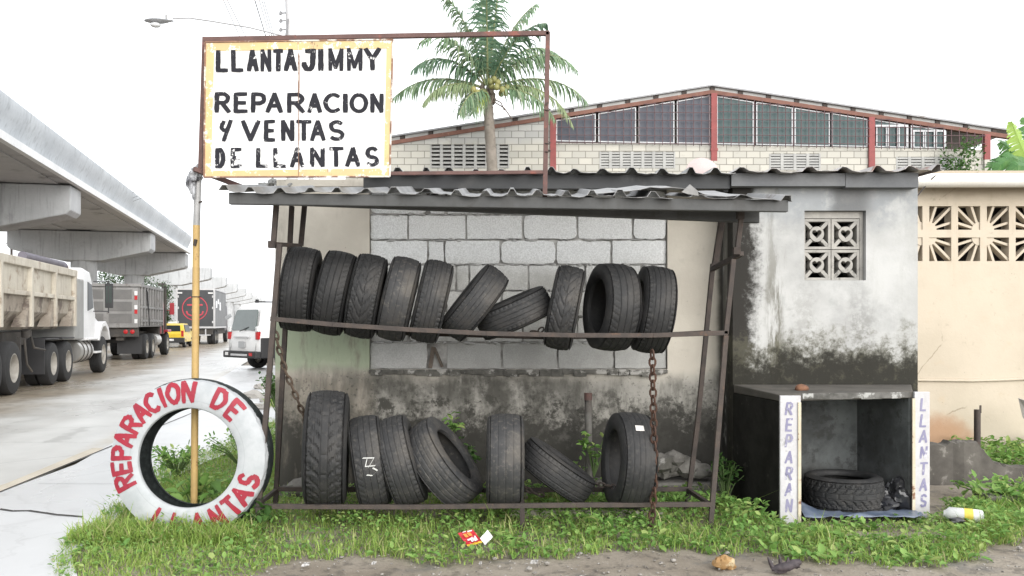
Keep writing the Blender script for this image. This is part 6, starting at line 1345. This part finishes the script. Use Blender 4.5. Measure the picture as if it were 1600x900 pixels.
for k, f in enumerate(F_): q.k = 1 if k // 8 >= 7 else 0; q.add([V[i] for i in f], [(0, 1, 2, 3)])
pk = q.build('snack_packet', [flat('red_packet', (.50, .03, .045), .3), flat('yellow_packet_edge', (.70, .48, .04), .3)], fix=False); tag(pk, 'empty red snack packet with a yellow bottom edge in the grass', 'packet')
n_ = (Vector((0, -1, .75))).normalized() * .009
def pkp(u, v): return tl + ux * u + uy * v + n_
q = MB()
for u0, u1, v0, v1 in ((.22, .42, .18, .45), (.48, .70, .16, .42)): q.add([pkp(u0, v0), pkp(u1, v0 + .02), pkp(u1 + .02, v1), pkp(u0 + .02, v1)], [(0, 1, 2, 3)])
q.build('picture', flat('orange_print', (.75, .27, .06), .4), pk)
q = MB()
for u0, u1, v0, v1 in ((.25, .42, .58, .68), (.42, .52, .55, .82), (.55, .62, .52, .80), (.64, .74, .58, .82), (.76, .84, .48, .80), (.30, .52, .04, .09), (.60, .9, .06, .14)): q.add([pkp(u0, v0), pkp(u1, v0), pkp(u1 - .03, v1), pkp(u0 - .03, v1)], [(0, 1, 2, 3)])
q.build('lettering', flat('white_print', (.72, .72, .72), .4), pk)
V, F_ = wrapper(P(750, 841, Yp), P(762, 828, Yp + .03) - P(750, 841, Yp), P(758, 852, Yp - .03) - P(750, 841, Yp), 5, 5, .012, 9); q = MB(); q.add(V, F_); tag(q.build('paper_scrap', flat('white_paper', (.78, .78, .79), .7), fix=False), 'crumpled white paper beside the red snack packet', 'paper')
def gp(px, py, z=0): x, y = G(px, py); return Vector((x, y, z))
q = MB(); q.rock(gp(1131, 886, .025), .058, .05, .042, 12, 3, .6); tag(q.build('stone', wx('ochre_stone', (.36, .22, .09), (.26, .15, .06), 12, .85, (.45, .36, .22), 16, .55, .65, .6, 50), smooth=35), 'yellow brown stone on the bare ground at the front', 'stone')
# the charred glove-like piece of wood
c = gp(1226, 893, .0); q = MB(); q.tube([c + Vector((-.08, .0, .015)), c + Vector((-.03, -.01, .028)), c + Vector((.02, .0, .03)), c + Vector((.06, .01, .045)), c + Vector((.10, .015, .055))], [.014, .026, .03, .028, .017], 8); q.rock(c + Vector((-.02, .0, .02)), .06, .03, .024, 3, 2, .6); q.rock(c + Vector((.055, .01, .04)), .045, .028, .026, 6, 2, .6)
for dx, h, lean in ((-.07, .085, -.03), (-.02, .10, -.012), (.005, .085, .02), (.035, .075, -.012)): q.tube([c + Vector((dx, 0, .02)), c + Vector((dx + lean * .5, .0, h * .6)), c + Vector((dx + lean, .005, h))], [.014, .012, .005], 6)
tag(q.build('charred_root', wx('charred_wood', (.03, .024, .028), (.07, .055, .06), 30, .7, bump=.6), smooth=60), 'dark charred root with finger like stubs lying at the bottom edge', 'root')
bo = thing('plastic_bottle', 'white plastic jug with a yellow band lying in the weeds right of the bench', 'bottle', tuple(P(1505, 812, 6.6))); q = MB(); A = P(1474, 802, 6.35); B = P(1538, 808, 6.25); d = (B - A)
q.tube([A, A + d * .06, A + d * .14, A + d * .86, A + d * .96, B], [.022, .03, .052, .052, .046, .01], 16); q.build('body', flat('milky_plastic', (.70, .71, .70), .35), bo, smooth=50); q = MB(); q.tube([A + d * .5, A + d * .72], .0535, 16, False); q.build('band', flat('yellow_label', (.68, .55, .08), .5), bo, smooth=50)
q = MB(); q.rock(P(1497, 813, 6.2), .06, .03, .022, 8, 2, .6); tag(q.build('leaf_scrap', M['bag_black'], smooth=40), 'dark scrap lying against the white plastic jug', 'scrap')
q = MB(); q.box(*[v for p in (P(1545, 792, 7.0),) for v in (p.x, p.x + .55, p.y, p.y + .25)], .03, .075); tag(q.build('concrete_slab', rm, bevel=.012), 'flat broken concrete slab among the weeds by the low wall', 'slab')
wl_ = wx('grubby_white_litter', (.55, .54, .53), (.34, .33, .31), 30, .8)
for i, (px, py, s_, lb) in enumerate([(470, 888, .03, 'white paper litter lying on the dirt at the left front edge of the grass'), (828, 884, .032, 'torn white litter lying on the dirt before the middle of the grass'), (580, 885, .018, 'small white litter flake on the dirt between two other scraps'), (116, 823, .02, 'tiny white scrap at the edge of the driveway and the grass'), (748, 885, .012, 'tiny pale flake on the dirt below the snack packet')]):
    c = gp(px, py, .012); V, F_ = wrapper(c, (s_ * 1.4, s_ * .2, .0), (s_ * .3, s_, .015), 5, 4, .022, i * 3 + 1); q = MB(); q.add(V, F_); tag(q.build('litter_scrap', wl_, fix=False), lb, 'litter')
q = MB(); r_ = random.Random(4)
for i in range(1500):
    x_ = r_.uniform(-2.2, 5.2); y_ = r_.uniform(4.3, 5.9); s_ = r_.uniform(.002, .0085) if r_.random() < .94 else r_.uniform(.008, .018); q.rock((x_, y_, s_ * .3), s_ * 1.3, s_, s_ * .7, i, 1, .5)
tag(q.build('gravel', wx('pale_gravel', (.20, .185, .165), (.36, .34, .31), 30, .9, (.10, .09, .08), 50, .5, .6, .2), smooth=60), 'small loose stones scattered over the dirt at the front', 'gravel', kind='stuff')
for i, (px, py, s_) in enumerate([(352, 630, .16), (395, 622, .18), (420, 628, .15), (408, 608, .14), (405, 640, .12)]):
    q = MB(); q.rock(gp(px, py, .04), s_ * 1.3, s_, s_ * .6, i + 70, 2, .6); tag(q.build('rubble_chunk', wx('pale_rubble', (.42, .40, .37), (.30, .28, .26), 4, .9), smooth=30), 'pale rubble chunk beside the driveway behind the left rack legs', 'rubble', 'pale rubble by the driveway')
